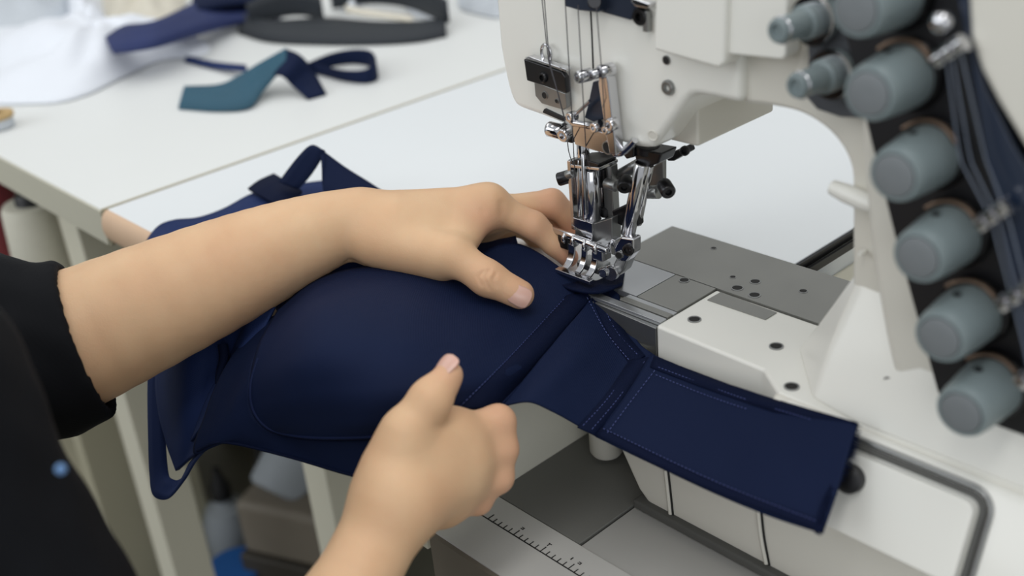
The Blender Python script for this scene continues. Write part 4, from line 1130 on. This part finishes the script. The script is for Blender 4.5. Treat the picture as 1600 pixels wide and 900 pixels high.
cloth('white_cloth', 'large white cotton cloth heaped on the work table at the far left', [(-60, 150), (60, 162), (130, 150), (190, 122), (250, 96), (318, 86), (326, 70), (290, 58), (235, 72), (190, 60), (150, 20), (110, 40), (40, 50), (-60, 70)], .045, 'white_cloth', 1.3, 7)
cloth('grey_white_cloth', 'pale grey cotton cloth behind the white heap, at the upper left corner', [(-40, 60), (40, 62), (105, 42), (118, 5), (90, -20), (20, -18), (-50, 20)], .05, 'grey_cloth', 4.1, 5)
cloth('folded_white_cloth', 'small white cloth standing folded between the grey and cream cloths', [(118, 62), (150, 70), (166, 40), (162, 0), (140, -22), (112, -10), (108, 25)], .05, 'white_cloth', 7.7, 4)
cloth('cream_cloth', 'cream cotton cloth at the top edge behind the navy strap', [(165, 40), (215, 36), (262, 30), (290, 4), (270, -25), (190, -28), (155, -5)], .035, 'cream_cloth', 2.9, 5)
cloth('black_cloth', 'black cloth scrap in the upper left corner', [(-30, 30), (8, 26), (22, 4), (12, -20), (-30, -16)], .03, 'charcoal', 9.4, 4)
nf = thing('navy_garment', 'royal navy knit garment piece draped over the white cloth heap', 'garment', tuple(onz(260, 40, 0)))
ribbon('strap_end', [rz(176, 82, .035, 166, 60, .04), rz(205, 78, .042, 196, 42, .05), rz(250, 70, .042, 238, 36, .055), rz(310, 52, .03, 295, 10, .04), rz(370, 36, .014, 352, -18, .02), rz(440, 24, .006, 410, -50, .01)], None, 'navy_far', nf, .006)
ribbon('fold', [rz(300, 20, .035, 300, -6, .04), rz(360, 8, .03, 355, -20, .035), rz(430, 2, .02, 425, -30, .02)], None, 'navy', nf, .006, 24)
cs = thing('charcoal_waistband', 'charcoal elastic waistband piece lying at the top centre of the work table', 'garment', tuple(onz(540, 50, 0)))
ribbon('band', [rz(373, 52, .002, 380, 24, .014), rz(420, 64, .003, 425, 34, .016), rz(500, 68, .003, 505, 30, .014), rz(580, 68, .003, 585, 36, .012), rz(650, 64, .003, 652, 36, .012), rz(698, 56, .002, 696, 30, .012)], None, 'charcoal', cs, .006)
ribbon('curled_edge', [up(390, 38, .028, .008), up(430, 28, .034, .012), up(470, 24, .034, .012), up(505, 30, .03, .010)], None, 'charcoal', cs, .005)
ribbon('pale_trim', [rz(540, 20, .012, 540, 8, .02), rz(565, 24, .014, 566, 14, .02), rz(600, 28, .014, 602, 20, .018), rz(645, 34, .012, 645, 26, .014)], None, 'cream_cloth', cs, .003)
ribbon('upper_loop', [up(520, 14, .03, .005), up(580, 6, .04, .01), up(640, 12, .04, .01), up(700, 36, .03, .008)], None, 'charcoal', cs, .006)
cloth('white_scrap', 'small white scrap hanging over the charcoal waistband near the top centre', [(636, 14), (662, 28), (684, 26), (694, 2), (690, -20), (640, -22)], .035, 'white_cloth', 5.5, 4)
cloth('white_tag', 'tiny white scrap beside the pale trim of the charcoal waistband', [(533, 14), (548, 20), (566, 14), (562, 4), (545, 2)], .02, 'white_cloth', 3.5, 4)
cloth('grey_scrap', 'light grey cloth scrap at the top edge just left of the machine head', [(716, 8), (745, 22), (790, 24), (800, -20), (730, -26)], .02, 'grey_cloth', 6.1, 4)
tr = thing('tape_roll', 'small tan and lilac tape roll at the left edge of the work table', 'tape roll', tuple(onz(-2, 200, 0)))
c = onz(-2, 200, 0)
MB().lathe([(.016, .0005), (.018, .002), (.018, .012), (.012, .012), (.012, .0005)], c, UP, 32).build('roll', MT['grey_cloth'], tr, smooth=50)
MB().lathe([(.019, .012), (.020, .013), (.020, .017), (.010, .0175), (.010, .012)], c, UP, 32).build('core_ring', MT['tan'], tr, smooth=50)
# ---- thread cones on the shelf under the work table
def cone(name, label, u, v, t, r0, r1, h, m, zb=-0.1945):
    c = atd(u, v, t); o = thing(name, label, 'thread cone', (c[0], c[1], zb), 'thread cones under the work table')
    MB().lathe([(r0 * .9, .004), (r0, .010), (r1, h - .006), (r1 * .92, h)], (c[0], c[1], zb), UP, 30).build('wound_thread', MT[m], o, smooth=50)
    MB().lathe([(r0 * .55, 0), (r0 * .5, .003), (r1 * .5, h + .008), (r1 * .42, h + .012)], (c[0], c[1], zb), UP, 24).build('cone_core', MT['black'], o, smooth=50)
cone('thread_cone', 'maroon thread cone with dark core on the shelf at the left edge', 2, 366, 1.42, .034, .030, .10, 'red')
cone('thread_cone', 'wide cream thread cone on the shelf beside the maroon one', 74, 400, 1.30, .040, .034, .115, 'cream_thread' if 'cream_thread' in MT else 'cone_cream')
# ---- clutter on the floor under the machine table
def floor_pt(u, v): return onz(u, v, FZ)
def ground(u, v, t): c = atd(u, v, t); return np.array([c[0], c[1], FZ])
q_ = onz(368, 886, -.69); c = np.array([q_[0], q_[1], FZ])
o = thing('blue_tub', 'blue plastic tub with rim on the floor at the bottom edge', 'tub', tuple(c))
MB().lathe([(.030, 0), (.036, .09), (.033, .09), (.028, .004), (0, .004)], c, UP, 28).build('tub_body', MT['blue_plastic'], o, smooth=40)
MB().lathe([(.036, .086), (.040, .088), (.040, .094), (.034, .094)], c, UP, 28).build('rim', MT['blue_plastic'], o, smooth=40)
q_ = onz(346, 770, -.64); c = np.array([q_[0], q_[1], FZ])
o = thing('oil_bottle', 'white plastic oil bottle with dark cap behind the blue tub', 'bottle', tuple(c))
MB().lathe([(.035, 0), (.038, .004), (.038, .09), (.030, .115), (.014, .125), (.014, .135)], c, UP, 26).build('bottle_body', MT['dull_white'], o, smooth=40)
MB().lathe([(.016, .133), (.016, .155), (.008, .17), (.006, .185)], c, UP, 20).build('cap', MT['black'], o, smooth=40)
q_ = onz(482, 800, -.62); c = np.array([q_[0], q_[1], FZ])
o = thing('drive_motor', 'taupe motor housing with dark base under the machine table', 'motor', tuple(c))
ax3 = (nrm([.9, .4, 0]), nrm([-.4, .9, 0]), np.array([0, 0, 1.]))
MB().box(c + np.array([0, 0, .06]), (.16, .14, .12), ax3).build('dark_base', MT['darkwood'], o, bevel=.004)
MB().box(c + np.array([0, 0, .165]), (.15, .13, .09), ax3).build('housing', MT['taupe'], o, bevel=.012)
MB().cyl(c + np.array([-.02, -.03, .20]), c + np.array([-.03, .05, .27]), .045, seg=28).build('pulley_cover', MT['dull_white'], o, smooth=40)
c = np.array([-.795, .085, FZ])
o = thing('treadle_rod', 'dark bent treadle rod hanging between the bottle and the motor', 'rod', tuple(c))
MB().tube(crom([c + np.array([0, 0, .0]), c + np.array([.0, 0, .14]), c + np.array([.004, .008, .24]), c + np.array([.012, .03, .36]), c + np.array([.02, .04, .48])], 24), .011, 10).build('rod', MT['dark_steel'], o, smooth=60)
MB().lathe([(.018, 0), (.020, .004), (.020, .03), (.014, .036)], c + np.array([0, 0, .10]), UP, 18).build('joint', MT['black'], o, smooth=40)
c = np.array([-1.06, .34, FZ])
o = thing('floor_bin', 'cream storage bin standing behind the oil bottle', 'bin', tuple(c))
MB().box(c + np.array([-.05, .05, .18]), (.34, .24, .36), ax3).build('bin_body', MT['cabinet'], o, bevel=.01)
MB().box(c + np.array([-.05, .05, .37]), (.36, .26, .02), ax3).build('bin_rim', MT['tan'], o, bevel=.006)
